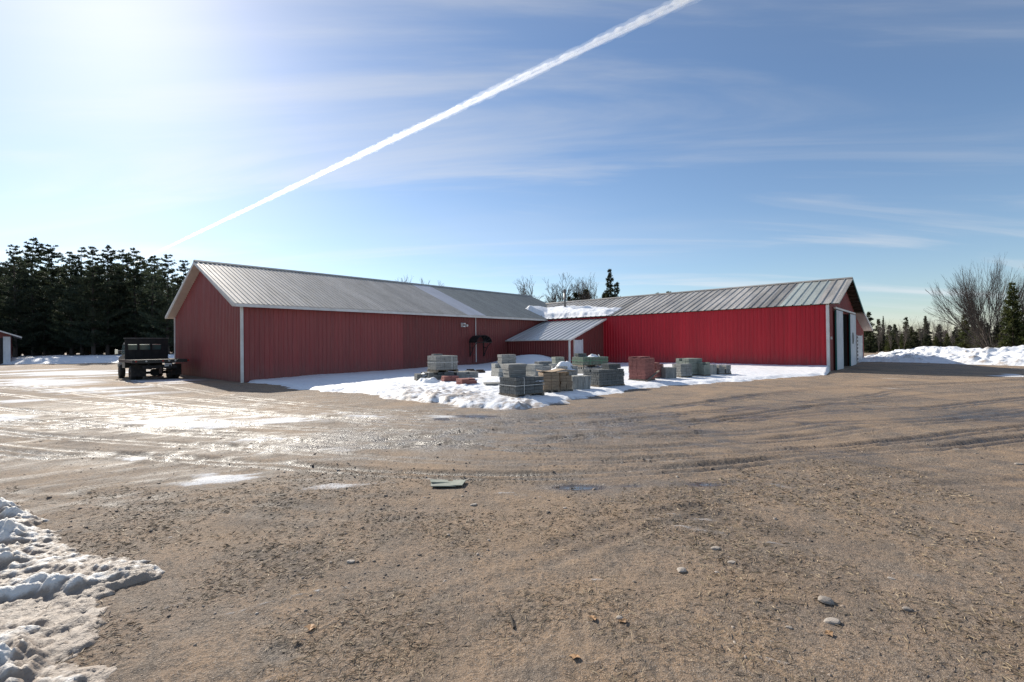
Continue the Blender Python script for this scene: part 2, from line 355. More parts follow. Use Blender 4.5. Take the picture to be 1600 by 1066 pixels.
ICE_GLARE = [(110, 583, 150, 9, .9), (60, 598, 100, 12, 1.), (150, 612, 170, 9, .8), (40, 628, 110, 7, .7), (250, 596, 60, 5, .9), (0, 655, 90, 6, .8), (300, 662, 120, 13, .95), (430, 655, 110, 9, .8),
       (560, 650, 120, 8, .45), (390, 684, 110, 9, .75), (480, 700, 150, 10, .4), (340, 748, 60, 12, .9), (290, 757, 60, 8, .55), (215, 718, 26, 5, .8), (530, 765, 60, 10, .4), (700, 652, 60, 4, .5), (1580, 587, 24, 3, .9)]  # white patches: melting slush plus sun glare on wet mud, painted as colour
WET = [(620, 680, 330, 34, .95), (880, 664, 260, 26, .8), (1200, 650, 260, 22, .55), (250, 655, 300, 22, .7), (905, 762, 80, 9, .95), (1100, 757, 110, 8, .95), (120, 720, 170, 20, .45), (1580, 650, 160, 16, .75), (420, 745, 200, 18, .4), (1250, 690, 300, 12, .35)]
PUD = [(905, 762, 48, 5, 1.), (1105, 757, 38, 4.5, 1.), (985, 759, 26, 3, .8), (740, 651, 42, 3.5, .9), (690, 655, 30, 3, .7)]
ice = np.where(inview, blobs(U, V, ICE_GLARE), 0.); wet2 = np.where(inview, blobs(U, V, WET), 0.); pud = np.where(inview, blobs(U, V, PUD), 0.)
stre = fbm(TT*6, np.log(RR)*34, 4, 81, .6)
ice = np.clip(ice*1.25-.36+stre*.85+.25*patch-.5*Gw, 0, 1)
wet = np.clip(Gw+wet2*(.65+.9*patch+.3*stre), 0, 1)
pud = np.clip(pud*1.6-.45+.25*patch, 0, 1)
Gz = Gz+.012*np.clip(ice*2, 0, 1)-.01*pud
na, nr = len(ang), len(rad)
idx = np.arange(na*nr).reshape(nr, na); nx = np.roll(idx, -1, 1)
F = np.stack([idx[:-1].ravel(), idx[1:].ravel(), nx[1:].ravel(), nx[:-1].ravel()], 1)[:, ::-1]
def ground_mat():
    m, nt, b = new_mat('gravel_yard'); pos = nd(nt, 'ShaderNodeNewGeometry').outputs['Position']
    A = lambda n: nd(nt, 'ShaderNodeAttribute', attribute_name=n).outputs['Fac']
    wet, ice, pud, rg = A('wet'), A('ice'), A('pud'), A('dist')
    nbig = noise(nt, pos, .45, 5, .6); nmid = noise(nt, pos, 3.2, 6, .65); nfine = noise(nt, pos, 26, 5, .7); ngr = noise(nt, pos, 120, 3, .7)
    vo = nd(nt, 'ShaderNodeTexVoronoi', {'Vector': pos, 'Scale': 62., 'Randomness': 1.})
    col = mixc(nt, mrange(nt, nbig, .35, .65), (.27, .19, .128), (.34, .228, .138))
    col = mixc(nt, mrange(nt, nmid, .38, .68), col, (.20, .155, .115))
    col = mixc(nt, mrange(nt, noise(nt, pos, 1.1, 5, .6), .55, .75, 0, .65), col, (.34, .22, .115))     # rusty sand
    col = mixc(nt, mrange(nt, nfine, .47, .60, 0, .8), col, (.095, .072, .053))
    col = mixc(nt, mrange(nt, ngr, .53, .63, 0, .75), col, (.50, .41, .32))
    col = mixc(nt, mrange(nt, noise(nt, pos, .7, 6, .65, .4), .50, .66, 0, .6), col, (.12, .095, .075))
    col = mixc(nt, mrange(nt, noise(nt, pos, .28, 4, .6, .6), .48, .62, 0, .7), col, (.36, .245, .15))
    peb = mrange(nt, vo.outputs['Distance'], .18, .30, 1., 0.)
    sepc = nd(nt, 'ShaderNodeSeparateColor', {0: vo.outputs['Color']})
    pk = mth(nt, 'MULTIPLY', peb, mrange(nt, sepc.outputs[0], .55, .62))
    pc = mixc(nt, sepc.outputs[1], (.15, .13, .115), (.40, .355, .31)); col = mixc(nt, mth(nt, 'MULTIPLY', pk, .8), col, pc)
    col = mixc(nt, mth(nt, 'MULTIPLY', wet, .82), col, (.062, .05, .042))
    ice_glare_f = mrange(nt, mth(nt, 'ADD', ice, mth(nt, 'MULTIPLY', mth(nt, 'SUBTRACT', nfine, .5), .7)), .18, .62)
    col = mixc(nt, ice_glare_f, col, (.70, .70, .71))  # white of the slush and of the painted glare
    col = mixc(nt, mth(nt, 'MULTIPLY', pud, .85), col, (.05, .042, .038))
    nt.links.new(col, b.inputs['Base Color'])
    ro = mth(nt, 'SUBTRACT', .88, mth(nt, 'MULTIPLY', wet, mrange(nt, nmid, .3, .6, .25, .60)), True)
    ro = mth(nt, 'SUBTRACT', ro, mth(nt, 'MULTIPLY', pud, .8), True); ro = mth(nt, 'MAXIMUM', ro, .06)
    nt.links.new(ro, b.inputs['Roughness']); b.inputs['Specular IOR Level'].default_value = .5
    hgt = mth(nt, 'ADD', mth(nt, 'MULTIPLY', nfine, 1.), mth(nt, 'ADD', mth(nt, 'MULTIPLY', ngr, .4), mth(nt, 'MULTIPLY', pk, .35)))
    st = mth(nt, 'MULTIPLY', mth(nt, 'SUBTRACT', 1., pud, True), .85)
    bn = nd(nt, 'ShaderNodeBump', {'Height': hgt, 'Strength': st, 'Distance': .03}); nt.links.new(bn.outputs[0], b.inputs['Normal'])
    return m
M['ground'] = ground_mat()
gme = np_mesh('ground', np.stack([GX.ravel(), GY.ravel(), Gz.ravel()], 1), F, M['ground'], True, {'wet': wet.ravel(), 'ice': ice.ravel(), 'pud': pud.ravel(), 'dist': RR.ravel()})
ground = tag(link(bpy.data.objects.new('ground', gme)), 'brown gravel and mud yard with curving wheel tracks, slush and painted white glare', None, None, 'structure')

# ------------------------------------------------------------------ buildings
TH = R(47.7)                               # the long barn's length axis from +X; the wing stands square to it
AX, BX = Vector((math.cos(TH), math.sin(TH))), Vector((-math.sin(TH), math.cos(TH)))
PA, PD = Vector((-12.98, 22.72)), Vector((17.58, 26.30))
PW = .9144
def rib_profile(n=4, w=PW, hr=.024):
    p = w/n; out = []
    for i in range(n):
        c = (i+.5)*p; out += [(c-.045, 0), (c-.022, hr), (c+.022, hr), (c+.045, 0)]
    return [(0, 0)]+out+[(w-.004, 0)]
def rib_sheet(h0, hfun, w=PW, mat=None, n=4, hr=.026, name='siding_panel'):
    """ribbed sheet: x across, y up from h0 to hfun(x), z out"""
    P = [(x, z) for x, z in rib_profile(n, PW, hr) if x <= w+1e-6]
    if P[-1][0] < w-.01: P.append((w, 0))
    V = [(x, h0, z) for x, z in P]+[(x, hfun(x), z) for x, z in P]; k = len(P)
    me = bpy.data.meshes.new(name); me.from_pydata(V, [], [(i, i+1, k+i+1, k+i) for i in range(k-1)]); me.materials.append(mat); me.update()
    return me
def frame(o, ex, ey, ez): return Matrix(((ex[0], ey[0], ez[0], o[0]), (ex[1], ey[1], ez[1], o[1]), (ex[2], ey[2], ez[2], o[2]), (0, 0, 0, 1)))
def clad(parent, o, ex, ez, length, hfun, matf, h0=.04, name='siding_panel'):
    """panels along ex from o; hfun(s) top; matf(s) material"""
    ey = Vector((0, 0, 1)); ex, ez, o = Vector(ex), Vector(ez), Vector(o); cache = {}; s = 0.
    while s < length-.02:
        w = min(PW, length-s); m = matf(s+w/2); a, b = hfun(s), hfun(s+w)
        key = (round(a, 3), round(b, 3), round(w, 3), m.name)
        if key not in cache: cache[key] = rib_sheet(h0, lambda x, s=s: hfun(s+x), w, m)
        inst(name, cache[key], parent, frame(o+ex*s+ez*.006, ex, ey, ez)); s += PW
def roof_clad(parent, o, ex, ey, ez, length, rise, matf, name='roof_panel', n=4, hr=.03):
    cache = {}; s = 0.; ex, ey, ez, o = map(Vector, (ex, ey, ez, o)); i = 0
    while s < length-.02:
        w = min(PW, length-s); m = matf(s+w/2); key = (round(w, 3), m.name)
        if key not in cache: cache[key] = rib_sheet(0, lambda x: rise, w, m, n=n, hr=hr, name=name)
        inst(name, cache[key], parent, frame(o+ex*s+ez*(.006+.003*(i % 2)), ex, ey, ez)); s += PW; i += 1

# --- the long barn
ZE, ZR, LW, LL, OG, OE = 3.82, 6.61, 12.28, 28.6, .45, .5
barn = empty('barn', (PA.x, PA.y, 0), TH, 'long dark red metal barn with grey roof, white-soffited gable and arched door canopy', 'barn', 'red metal farm buildings')
SL = (ZR-ZE)/(LW/2+OE); ZW = ZE+.02
def gable(s): return ZW+(SL*min(s, LW-s))+.02
fw = MB().box((LL/2, .10, ZW/2-.06), (LL, .18, ZW+.1)).build('wall', M['red_mid'], barn)
clad(fw, (0, 0, 0), (1, 0, 0), (0, -1, 0), LL-.0, lambda s: ZW-.02, lambda s: M['red_old'] if s < 8.7 else M['red_mid'])
gw = MB().prism([(.012, -.1), (LW-.012, -.1), (LW-.012, ZW), (LW/2, gable(LW/2)-.03), (.012, ZW)], .012, .18, 'yz').build('gable_wall', M['red_old'], barn)
clad(gw, (0, LW, 0), (0, -1, 0), (-1, 0, 0), LW, lambda s: gable(s)-.03, lambda s: M['red_old'])
MB().prism([(.2, -.1), (LW-.012, -.1), (LW-.012, ZW), (LW/2, gable(LW/2)-.03), (.2, ZW)], LL-.18, LL-.005, 'yz').build('gable_wall', M['red_mid'], barn)
MB().box((LL/2, LW-.10, ZW/2-.06), (LL-.4, .18, ZW+.1)).build('wall', M['red_mid'], barn)
MB().box((-.02, -.02, ZW/2-.02), (.11, .11, ZW)).build('corner_trim', M['white'], barn)
MB().box((-.02, LW+.02, ZW/2-.02), (.11, .11, ZW)).build('corner_trim', M['white'], barn)
x0, x1 = -OG, LL+OG
th_ = .13
roof = MB().prism([(-OE, ZE-.03), (LW/2, ZR-.03), (LW+OE, ZE-.03), (LW+OE, ZE-.17), (LW+.1, ZE-.17+.0), (LW/2, ZR-.03-th_*1.35), (-.1, ZE-.17), (-OE, ZE-.17)], x0, x1, 'yz').build('roof', M['soffit'], barn)
cs, sn = math.cos(math.atan(SL)), math.sin(math.atan(SL)); rise = math.hypot(LW/2+OE, ZR-ZE)+.04
def barn_roof_mat(s):
    s -= OG
    return M['galv_pale'] if 13.85 < s < 15.9 else (M['galv_grey'] if s >= 15.9 else M['galv'])
roof_clad(roof, (x0, -OE-.05, ZE-.03-.05*SL), (1, 0, 0), (0, cs, sn), (0, -sn, cs), x1-x0, rise, barn_roof_mat)
roof_clad(roof, (x1, LW+OE+.05, ZE-.03-.05*SL), (-1, 0, 0), (0, -cs, sn), (0, sn, cs), x1-x0, rise, lambda s: M['galv_grey'])
MB().prism([(LW/2-.2, ZR-.07), (LW/2, ZR+.045), (LW/2+.2, ZR-.07), (LW/2+.2, ZR-.05), (LW/2, ZR+.065), (LW/2-.2, ZR-.05)], x0-.01, x1+.01, 'yz').build('ridge_cap', M['galv_grey'], roof)
MB().box(((x0+x1)/2, -OE-.012, ZE-.12), (x1-x0, .022, .15)).build('fascia', M['white'], roof)
for sgn in (0, 1):
    e = (-OE, LW+OE)[sgn]; q = (1, -1)[sgn]
    MB().prism([(e, ZE-.20), (e, ZE-.035), (LW/2, ZR-.035), (LW/2, ZR-.20)], x0-.024, x0-.002, 'yz').build('rake_board', M['white'], roof)
# canopy, door, flood light and conduit on the front wall
arc = [(math.cos(t)*.76, math.sin(t)*.52) for t in np.linspace(0, math.pi, 15)]
can = MB()
outer = [(x+15.45, z+1.86) for x, z in arc]; inner = [((x*.965)+15.45, z*.955+1.86) for x, z in arc]
for i in range(len(arc)-1):
    can.prism([outer[i], outer[i+1], inner[i+1], inner[i]], -.85, -.035)
canopy = can.build('canopy', M['black_matt'], barn)
MB().box((15.45, -.84, 1.87), (1.52, .05, .06)).build('cross_bar', M['black_paint'], canopy)
for x in (-.72, 0, .72): MB().box((15.45+x, -.43, 1.87), (.05, .77, .05)).build('cross_bar', M['black_paint'], canopy)
for k in range(1, 6):
    t = math.pi*k/6; MB().tube((15.45, -.83, 1.88), (15.45+math.cos(t)*.72, -.83, 1.87+math.sin(t)*.48), .016, .016, 6).build('spoke', M['black_paint'], canopy)
for x in (-.68, .68):
    mb = MB().box((15.45+x, -.06, 1.36), (.06, .06, 1.0)); cp = [(-.80, 1.84), (-.52, 1.62), (-.30, 1.32), (-.15, 1.02), (-.07, .88)]
    for i in range(4): mb.tube((15.45+x, *cp[i]), (15.45+x, *cp[i+1]), .03, .03, 6)
    mb.tube((15.45+x, -.07, 1.5), (15.45+x, -.40, 1.46), .025, .025, 6); mb.build('bracket', M['black_paint'], canopy)
dr = MB().box((15.55, -.03, 1.02), (1.0, .05, 2.04)).build('door', M['red_mid'], barn)
MB().tube((15.15, -.07, 1.0), (15.15, -.12, 1.0), .035, .03, 10).build('handle', M['steel'], dr)
MB().box((15.35, -.06, 2.9), (.045, .05, 1.75)).build('conduit', M['white'], barn)
MB().box((15.35, -.075, 1.2), (.05, .05, 1.5)).build('conduit', M['white'], barn)
fl = MB().box((14.02, -.05, 3.10), (.10, .08, .30)).build('flood_light', M['white'], barn)
MB().box((14.12, -.19, 3.18), (.20, .16, .11)).build('lamp_head', M['white'], fl, bevel=.02); MB().box((14.12, -.16, 3.00), (.20, .16, .10)).build('lamp_head', M['white'], fl, bevel=.02)
MB().tube((14.46, -.02, 3.10), (14.46, -.16, 3.06), .075, .085, 12).build('lamp_head', M['white'], fl)

# --- the wing
WE, WR_, WW, WO, WL = 3.82, 5.65, 10.93, .55, 25.2
wing = empty('barn', (PD.x, PD.y, -.1), TH, 'bright red metal barn wing with streaked metal roof and open white sliding doors', 'barn', 'red metal farm buildings')
WS = (WR_-WE)/(WW/2); dz = .1
wf = MB().box((.10, 10.3, (WE+dz)/2-.12), (.18, 20.6, WE+dz)).build('wall', M['red_new'], wing)
clad(wf, (0, 20.4, 0), (0, -1, 0), (-1, 0, 0), 20.4, lambda s: WE+.02, lambda s: M['red_new'], .02)
def wg(s): return WE+dz+WS*min(s, WW-s)-.06
# end wall with the door opening cut out
ew = MB()
for poly in ([(.012, -.1), (4.0, -.1), (4.0, 3.55), (.012, 3.55)], [(7.2, -.1), (WW, -.1), (WW, 3.55), (7.2, 3.55)], [(.012, 3.55), (WW, 3.55), (WW, WE+dz-.06), (WW/2, wg(WW/2)), (.012, WE+dz-.06)]):
    ew.prism(poly, .012, .18)
ewo = ew.build('gable_wall', M['red_old'], wing)
s = 0.
while s < WW-.05:                                    # end wall sheets: full height at the sides, above the lintel over the opening
    w = min(PW, WW-s); h0 = 3.56 if 3.95 < s+w/2 < 7.25 else .02
    inst('siding_panel', rib_sheet(h0, lambda x, s=s: wg(s+x), w, M['red_old']), ewo, frame((s, -.006, 0), (1, 0, 0), (0, 0, 1), (0, -1, 0))); s += PW
MB().box((-.02, -.02, (WE+dz)/2), (.14, .14, WE+.02)).build('corner_trim', M['white'], wing)
MB().box((WW-.1, 12.4, (WE)/2-.05), (.18, 24.4, WE)).build('wall', M['red_old'], wing)
MB().box((WW/2, 24.6, WE/2-.05), (WW-.5, .2, WE)).build('wall', M['red_old'], wing)
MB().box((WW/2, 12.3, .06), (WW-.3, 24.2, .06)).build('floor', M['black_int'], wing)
for x in (.22, WW-.24): MB().box((x, 12.3, 1.9), (.03, 24., 3.7)).build('shade_lining', M['black_int'], wing)  # near-black sheets, the barn's inner shade put into their colour
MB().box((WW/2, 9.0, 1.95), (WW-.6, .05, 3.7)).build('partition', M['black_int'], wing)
def sliding_door(x0, x1):
    d = MB().box(((x0+x1)/2, -.16, 1.83), (x1-x0, .05, 3.52)).build('sliding_door', M['door_white'], wing)
    s = x0
    while s < x1-.05:
        w = min(PW, x1-s); inst('door_panel', rib_sheet(.09, lambda x: 3.58, w, M['door_white'], hr=.016), d, frame((s, -.19, 0), (1, 0, 0), (0, 0, 1), (0, -1, 0))); s += PW
    for x in (x0-.03, x1+.03): MB().box((x, -.165, 1.83), (.06, .075, 3.54)).build('door_edge', M['teal'], d)
    return d
sliding_door(1.65, 4.05); d2 = sliding_door(7.25, 9.95)
MB().box((8.1, -.235, 1.95), (.07, .04, .75)).build('handle', M['black_paint'], d2); MB().box((8.22, -.235, 1.95), (.05, .04, .5)).build('handle', M['black_paint'], d2)
MB().box((5.8, -.14, 3.70), (8.6, .10, .11)).build('door_track', M['white'], wing)
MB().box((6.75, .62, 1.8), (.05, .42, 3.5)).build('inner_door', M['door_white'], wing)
for x in (3.985, 7.185): MB().box((x, .11, 1.77), (.03, .24, 3.54)).build('shade_jamb', M['black_int'], wing)  # doorway sides coloured near-black to stand for shade
MB().box((8.9, .22, 1.8), (3.4, .03, 3.6)).build('shade_lining', M['black_int'], wing)  # near-black sheet, painted shade behind the end wall
MB().box((.75, -.05, 1.95), (.16, .09, .16)).build('junction_box', M['white'], wing)
wr = MB()
e0 = -.16
y0r, y1r = -WO, WL
wr.prism([(e0, WE+dz+e0*WS-.01), (WW/2, WR_+dz-.01), (WW+.12, WE+dz-.12*WS-.01), (WW+.12, WE+dz-.12*WS-.06), (WW/2, WR_+dz-.07), (e0, WE+dz+e0*WS-.06)], y0r, y1r)
wroof = wr.build('roof', M['dark_wood'], wing)
c2_, s2_ = math.cos(math.atan(WS)), math.sin(math.atan(WS)); rise2 = math.hypot(WW/2-e0, (WW/2-e0)*WS)+.05
def wing_mat(s):
    q = WL-s
    return M['galv_light'] if -WO+.4 < q-.0 < 3.4 and int(q*1.1) % 3 else M['galv_wing']
roof_clad(wroof, (e0-.04, y1r, WE+dz+(e0-.04)*WS-.01), (0, -1, 0), (c2_, 0, s2_), (-s2_, 0, c2_), y1r-y0r, rise2, wing_mat, n=2, hr=.045)
roof_clad(wroof, (WW+.16, y0r, WE+dz-.16*WS-.01), (0, 1, 0), (-c2_, 0, s2_), (s2_, 0, c2_), y1r-y0r, rise2-.05, wing_mat, n=2, hr=.045)
MB().prism([(WW/2-.18, WR_+dz-.02), (WW/2, WR_+dz+.06), (WW/2+.18, WR_+dz-.02), (WW/2, WR_+dz+.085)], y0r-.01, y1r).build('ridge_cap', M['galv_wing'], wroof)
for k in range(9):                                    # purlins under the overhang
    for side in (0, 1):
        x = .25+k*.62; X = x if side == 0 else WW-x; z = WE+dz+x*WS-.12
        MB().box((X, y0r+.27, z), (.045, .52, .09)).build('purlin', M['dark_wood'], wroof)
MB().prism([(WW/2, WR_+dz+.03), (WW/2, WR_+dz-.13), (WW+.14, WE+dz-.14*WS-.14), (WW+.14, WE+dz-.14*WS+.03)], y0r-.03, y0r-.004).build('rake_board', M['teal'], wroof)
MB().prism([(WW/2, WR_+dz+.0), (WW/2, WR_+dz-.08), (e0, WE+dz+e0*WS-.08), (e0, WE+dz+e0*WS)], y0r-.03, y0r-.004).build('rake_board', M['galv_wing'], wroof)
# lean-to along the wing's far side
lean = MB().prism([(WW+.01, -.1), (16.3, -.1), (16.3, 2.62), (WW+.01, WE+dz-.18)], .02, .2).build('lean_to', M['red_old'], wing)
s = 0.
while s < 16.3-WW-.05:
    w = min(PW, 16.3-WW-s); inst('siding_panel', rib_sheet(.02, lambda x, s=s: WE+dz-.19-(s+x)*.222, w, M['red_old']), lean, frame((WW+s, .012, 0), (1, 0, 0), (0, 0, 1), (0, -1, 0))); s += PW
MB().box((16.2, 8, 1.3), (.2, 15.6, 2.75)).build('wall', M['red_old'], lean)
lr = MB().prism([(WW+.13, WE+dz-.06), (16.6, 2.70), (16.6, 2.56), (WW+.13, WE+dz-.20)], -.56, 16).build('lean_to_roof', M['soffit'], wing)
MB().prism([(WW+.15, WE+dz-.04), (16.66, 2.71), (16.66, 2.54), (WW+.15, WE+dz-.22)], -.59, -.562).build('rake_board', M['white'], lr)
gd = MB().box((13.35, .0, 1.08), (3.2, .04, 2.16)).build('overhead_door', M['door_white'], wing)
for k in range(8):
    MB().box((13.35, -.03, .16+k*.265), (3.14, .03, .25)).build('door_section', M['door_white'], gd)
    MB().box((12.15, -.05, .16+k*.265), (.34, .02, .15)).build('dark_slot', M['black_int'], gd)  # column of small dark slots down one side of the door
for x in (11.7, 15.0): MB().box((x, -.03, 1.1), (.10, .08, 2.24)).build('door_frame', M['white'], gd)
# stove pipe through the wing's roof
pz = WE+dz+2.0*WS
pipe = MB().tube((2.0, 19.35, pz-.1), (2.0, 19.35, pz+1.72), .10, .10, 16).build('stove_pipe', M['steel'], wing, smooth=True)
MB().tube((2.0, 19.35, pz+1.66), (2.0, 19.35, pz+1.90), .15, .13, 16).build('cap', M['steel'], pipe); MB().tube((2.0, 19.35, pz+.02), (2.0, 19.35, pz+.12), .22, .12, 16).build('flashing', M['steel'], pipe)

# --- the lean-to shed in the inner corner
SX, SY0, SY1 = -4.45, 14.35, 20.15
shed = empty('shed', (PD.x, PD.y, -.1), TH, 'small red lean-to shed with shiny sloping roof and white door in the inner corner', 'shed')
def sz(x): return 3.70+(x)*.335+.02
swl = MB().box((SX+.10, (SY0+SY1)/2, 1.05), (.16, SY1-SY0, 2.3)).build('wall', M['red_mid'], shed)
clad(swl, (SX, SY1, 0), (0, -1, 0), (-1, 0, 0), SY1-SY0, lambda s: sz(SX)-.08, lambda s: M['red_mid'])
sw2 = MB().prism([(SX+.19, -.05), (-.01, -.05), (-.01, sz(0)-.1), (SX+.19, sz(SX+.19)-.1)], SY0+.012, SY0+.16).build('wall', M['red_mid'], shed)
s = 0.
while s < -SX-.05:
    w = min(PW, -SX-s); inst('siding_panel', rib_sheet(.04, lambda x, s=s: sz(SX+s+x)-.08, w, M['red_mid']), sw2, frame((SX+s, SY0-.006, 0), (1, 0, 0), (0, 0, 1), (0, -1, 0))); s += PW
MB().box((SX-.02, SY0-.02, 1.1), (.10, .10, 2.2)).build('corner_trim', M['white'], shed)
sd = MB().box((-3.42, SY0-.035, 1.04), (.98, .05, 2.04)).build('door', M['door_white'], shed)
for k in range(5): MB().box((-3.82+k*.2, SY0-.066, 1.04), (.17, .014, 1.94)).build('door_board', M['door_white'], sd)
MB().tube((-3.06, SY0-.07, 1.0), (-3.06, SY0-.13, 1.0), .03, .03, 8).build('handle', M['steel'], sd)
for x in (-3.95, -2.89): MB().box((x, SY0-.03, 1.06), (.07, .06, 2.12)).build('door_frame', M['white'], sd)
ya, yb = SY0-.3, SY1+.02
sr = MB().prism([(SX-.3, sz(SX-.3)-.03), (-.02, sz(-.02)-.03), (-.02, sz(-.02)-.09), (SX-.3, sz(SX-.3)-.09)], ya, yb).build('roof', M['white'], shed)
k2 = math.atan(.335); roof_clad(sr, (SX-.34, yb, sz(SX-.34)-.03), (0, -1, 0), (math.cos(k2), 0, math.sin(k2)), (-math.sin(k2), 0, math.cos(k2)), yb-ya, (-SX+.3)/math.cos(k2), lambda s: M['galv_shed'], n=2, hr=.045)
MB().prism([(SX-.33, sz(SX-.33)-.0), (-.03, sz(-.03)-.0), (-.03, sz(-.03)-.13), (SX-.33, sz(SX-.33)-.13)], ya-.024, ya-.003).build('rake_board', M['white'], sr)

# --- far garage at the left edge
gpos = gp(17, 569); fg = empty('garage', (gpos.x, gpos.y, -.1), R(43), 'dark garage cut by the left edge with an open white sliding door', 'garage')
fg.rotation_euler = (0, 0, R(46))
MB().prism([(-9, 0), (0, 0), (0, 3.7), (-4.5, 5.6), (-9, 3.7)], .05, .2).build('gable_wall', M['red_mid'], fg)
MB().box((-.1, 6, 1.85), (.2, 12, 3.7)).build('wall', M['red_mid'], fg)
MB().box((-2.25, -.0, 1.65), (3.3, .06, 3.3)).build('doorway_shade', M['black_int'], fg)  # flat dark panel painted as the shade of the open doorway
gdd = MB().box((-.33, -.10, 1.75), (.62, .06, 3.4)).build('sliding_door', M['door_white'], fg)
for k in range(3): MB().box((-.54+k*.205, -.14, 1.75), (.2, .02, 3.3)).build('door_board', M['door_white'], gdd)
gr = MB().prism([(.9, 3.42), (-4.5, 5.72), (-9.9, 3.42), (-9.9, 3.30), (-4.5, 5.58), (.9, 3.30)], -.9, 12.4).build('roof', M['galv_grey'], fg)
MB().prism([(.95, 3.42), (-4.5, 5.74), (-9.95, 3.42), (-9.95, 3.26), (-4.5, 5.56), (.95, 3.26)], -.93, -.902).build('rake_board', M['white'], gr)

# ------------------------------------------------------------------ snow
def wing_local(X, Y):
    dx, dy = X-PD.x, Y-PD.y; return dx*AX.x+dy*AX.y, dx*BX.x+dy*BX.y
def barn_local(X, Y):
    dx, dy = X-PA.x, Y-PA.y; return dx*AX.x+dy*AX.y, dx*BX.x+dy*BX.y
def seg_dist(X, Y, P, closed=True):
    d = np.full(X.shape, 1e9); n = len(P)
    for i in range(n if closed else n-1):
        a, b = P[i], P[(i+1) % n]; ex, ey = b[0]-a[0], b[1]-a[1]; L = ex*ex+ey*ey+1e-12
        t = np.clip(((X-a[0])*ex+(Y-a[1])*ey)/L, 0, 1); d = np.minimum(d, np.hypot(X-a[0]-t*ex, Y-a[1]-t*ey))
    return d
def inside(X, Y, P):
    c = np.zeros(X.shape, bool); n = len(P)
    for i in range(n):
        (xa, ya), (xb, yb) = P[i], P[(i+1) % n]
        k = ((ya > Y) != (yb > Y)); xx = (xb-xa)*(Y-ya)/((yb-ya) if abs(yb-ya) > 1e-9 else 1e-9)+xa
        c ^= k & (X < xx)
    return c
def field(name, X, Y, Z, keep, mat, attrs, label, cat=None, kind=None):
    ny, nx_ = X.shape; idx = np.arange(X.size).reshape(ny, nx_)
    f = np.stack([idx[:-1, :-1].ravel(), idx[:-1, 1:].ravel(), idx[1:, 1:].ravel(), idx[1:, :-1].ravel()], 1)
    kf = keep.ravel()[f].any(1); f = f[kf]; used = np.unique(f); mp = np.full(X.size, -1); mp[used] = np.arange(len(used))
    Vv = np.stack([X.ravel(), Y.ravel(), Z.ravel()], 1)[used]
    a, b, c = Vv[mp[f[0, 0]]], Vv[mp[f[0, 1]]], Vv[mp[f[0, 2]]]
    ff = mp[f]
    if np.cross(b-a, c-a)[2] < 0: ff = ff[:, ::-1]
    me = np_mesh(name, Vv, ff, mat, True, {k: v.ravel()[used] for k, v in attrs.items()})
    return tag(link(bpy.data.objects.new(name, me)), label, cat, None, kind)
EDGE = [(384, 599), (430, 603), (470, 610), (540, 614), (620, 624), (700, 636), (760, 641), (800, 641), (840, 636), (900, 626), (960, 616), (1000, 609), (1060, 603), (1120, 598), (1200, 592), (1290, 586.5)]
front = [tuple(gp(u, v).to_2d()) for u, v in EDGE]
cor = PA+AX*23.3
poly = front+[tuple(PD+AX*.3), tuple(cor+AX*.3+BX*.3), tuple(PA+BX*.3+AX*.6)]
xs = np.arange(-13, 18.5, .07); ys = np.arange(11.6, 42, .07); X, Y = np.meshgrid(xs, ys)
ins = inside(X, Y, poly); de = seg_dist(X, Y, front, False); de = np.where(ins, de, -de)
wx, wy = wing_local(X, Y); bx_, by_ = barn_local(X, Y)
n1 = fbm(X/.9, Y/.9, 4, 101); n2 = fbm(X/.22, Y/.22, 3, 111); n3 = fbm(X/3, Y/3, 3, 121)
den = de+.55*n1+.12*n2
uu, vv = px_of(X, Y, 0*X+.15)
rough = np.clip(blobs(uu, vv, [(700, 618, 110, 20, 1.), (810, 626, 50, 18, 1.), (640, 612, 60, 14, .9), (900, 618, 60, 12, .5)]), 0, 1)
H = .12*sstep(0, .7, den)+.10*sstep(.6, 4, de)+.05*n3*sstep(.3, 2, de)+.02*n2*sstep(0, .5, den)
H += rough*sstep(.1, .9, den)*(.07*np.maximum(n1, -.2)+.15*np.abs(n2)+.02)
H += .16*sstep(-2.4, -.2, wx)*sstep(21, 3, wy)*sstep(.3, 3, de)                       # drift along the wing's wall
def bump(lx, ly, cx, cy, sx, sy, h): return h*np.exp(-((lx-cx)/sx)**2-((ly-cy)/sy)**2)
H += bump(wx, wy, -5.3, 16.6, 1.5, 1.7, .62)+bump(wx, wy, -5.4, 18.7, 1.4, 1.6, .45)+bump(wx, wy, -5.6, 14.8, 1.2, 1.2, .2)
H += bump(bx_, by_, 12.5, -.3, 5, 1.1, .08)
for u, v in [(682, 618), (706, 622), (725, 625), (655, 624), (732, 632), (748, 611), (690, 626)]:
    p = gp(u, v, .2); H -= .13*np.exp(-((X-p.x)**2+(Y-p.y)**2)/.09**2)
H = np.where(den > 0, H, -.08)-.02+.0*H
gzb, _ = ground_fields(X, Y, False); Z = H+gzb
dirt = np.clip(.75*sstep(.5, 0, den)+.95*rough*sstep(.0, .35, np.abs(n2)+.25*np.abs(n1))*sstep(2.2, .8, np.abs(de-1.1)), 0, 1)
snow_h = (xs, ys, np.where(ins, Z, gzb))
def surf_z(x, y):
    i, j = int((y-11.6)/.07), int((x+13)/.07)
    return float(snow_h[2][i, j]) if 0 <= i < len(ys) and 0 <= j < len(xs) else gz(x, y)
field('snow_patch', X, Y, Z, (den > -.06) & (de > -1.2), M['snow'], {'dirt': dirt}, 'white snow lying in the corner between the two red barns around the pallets', 'snow')
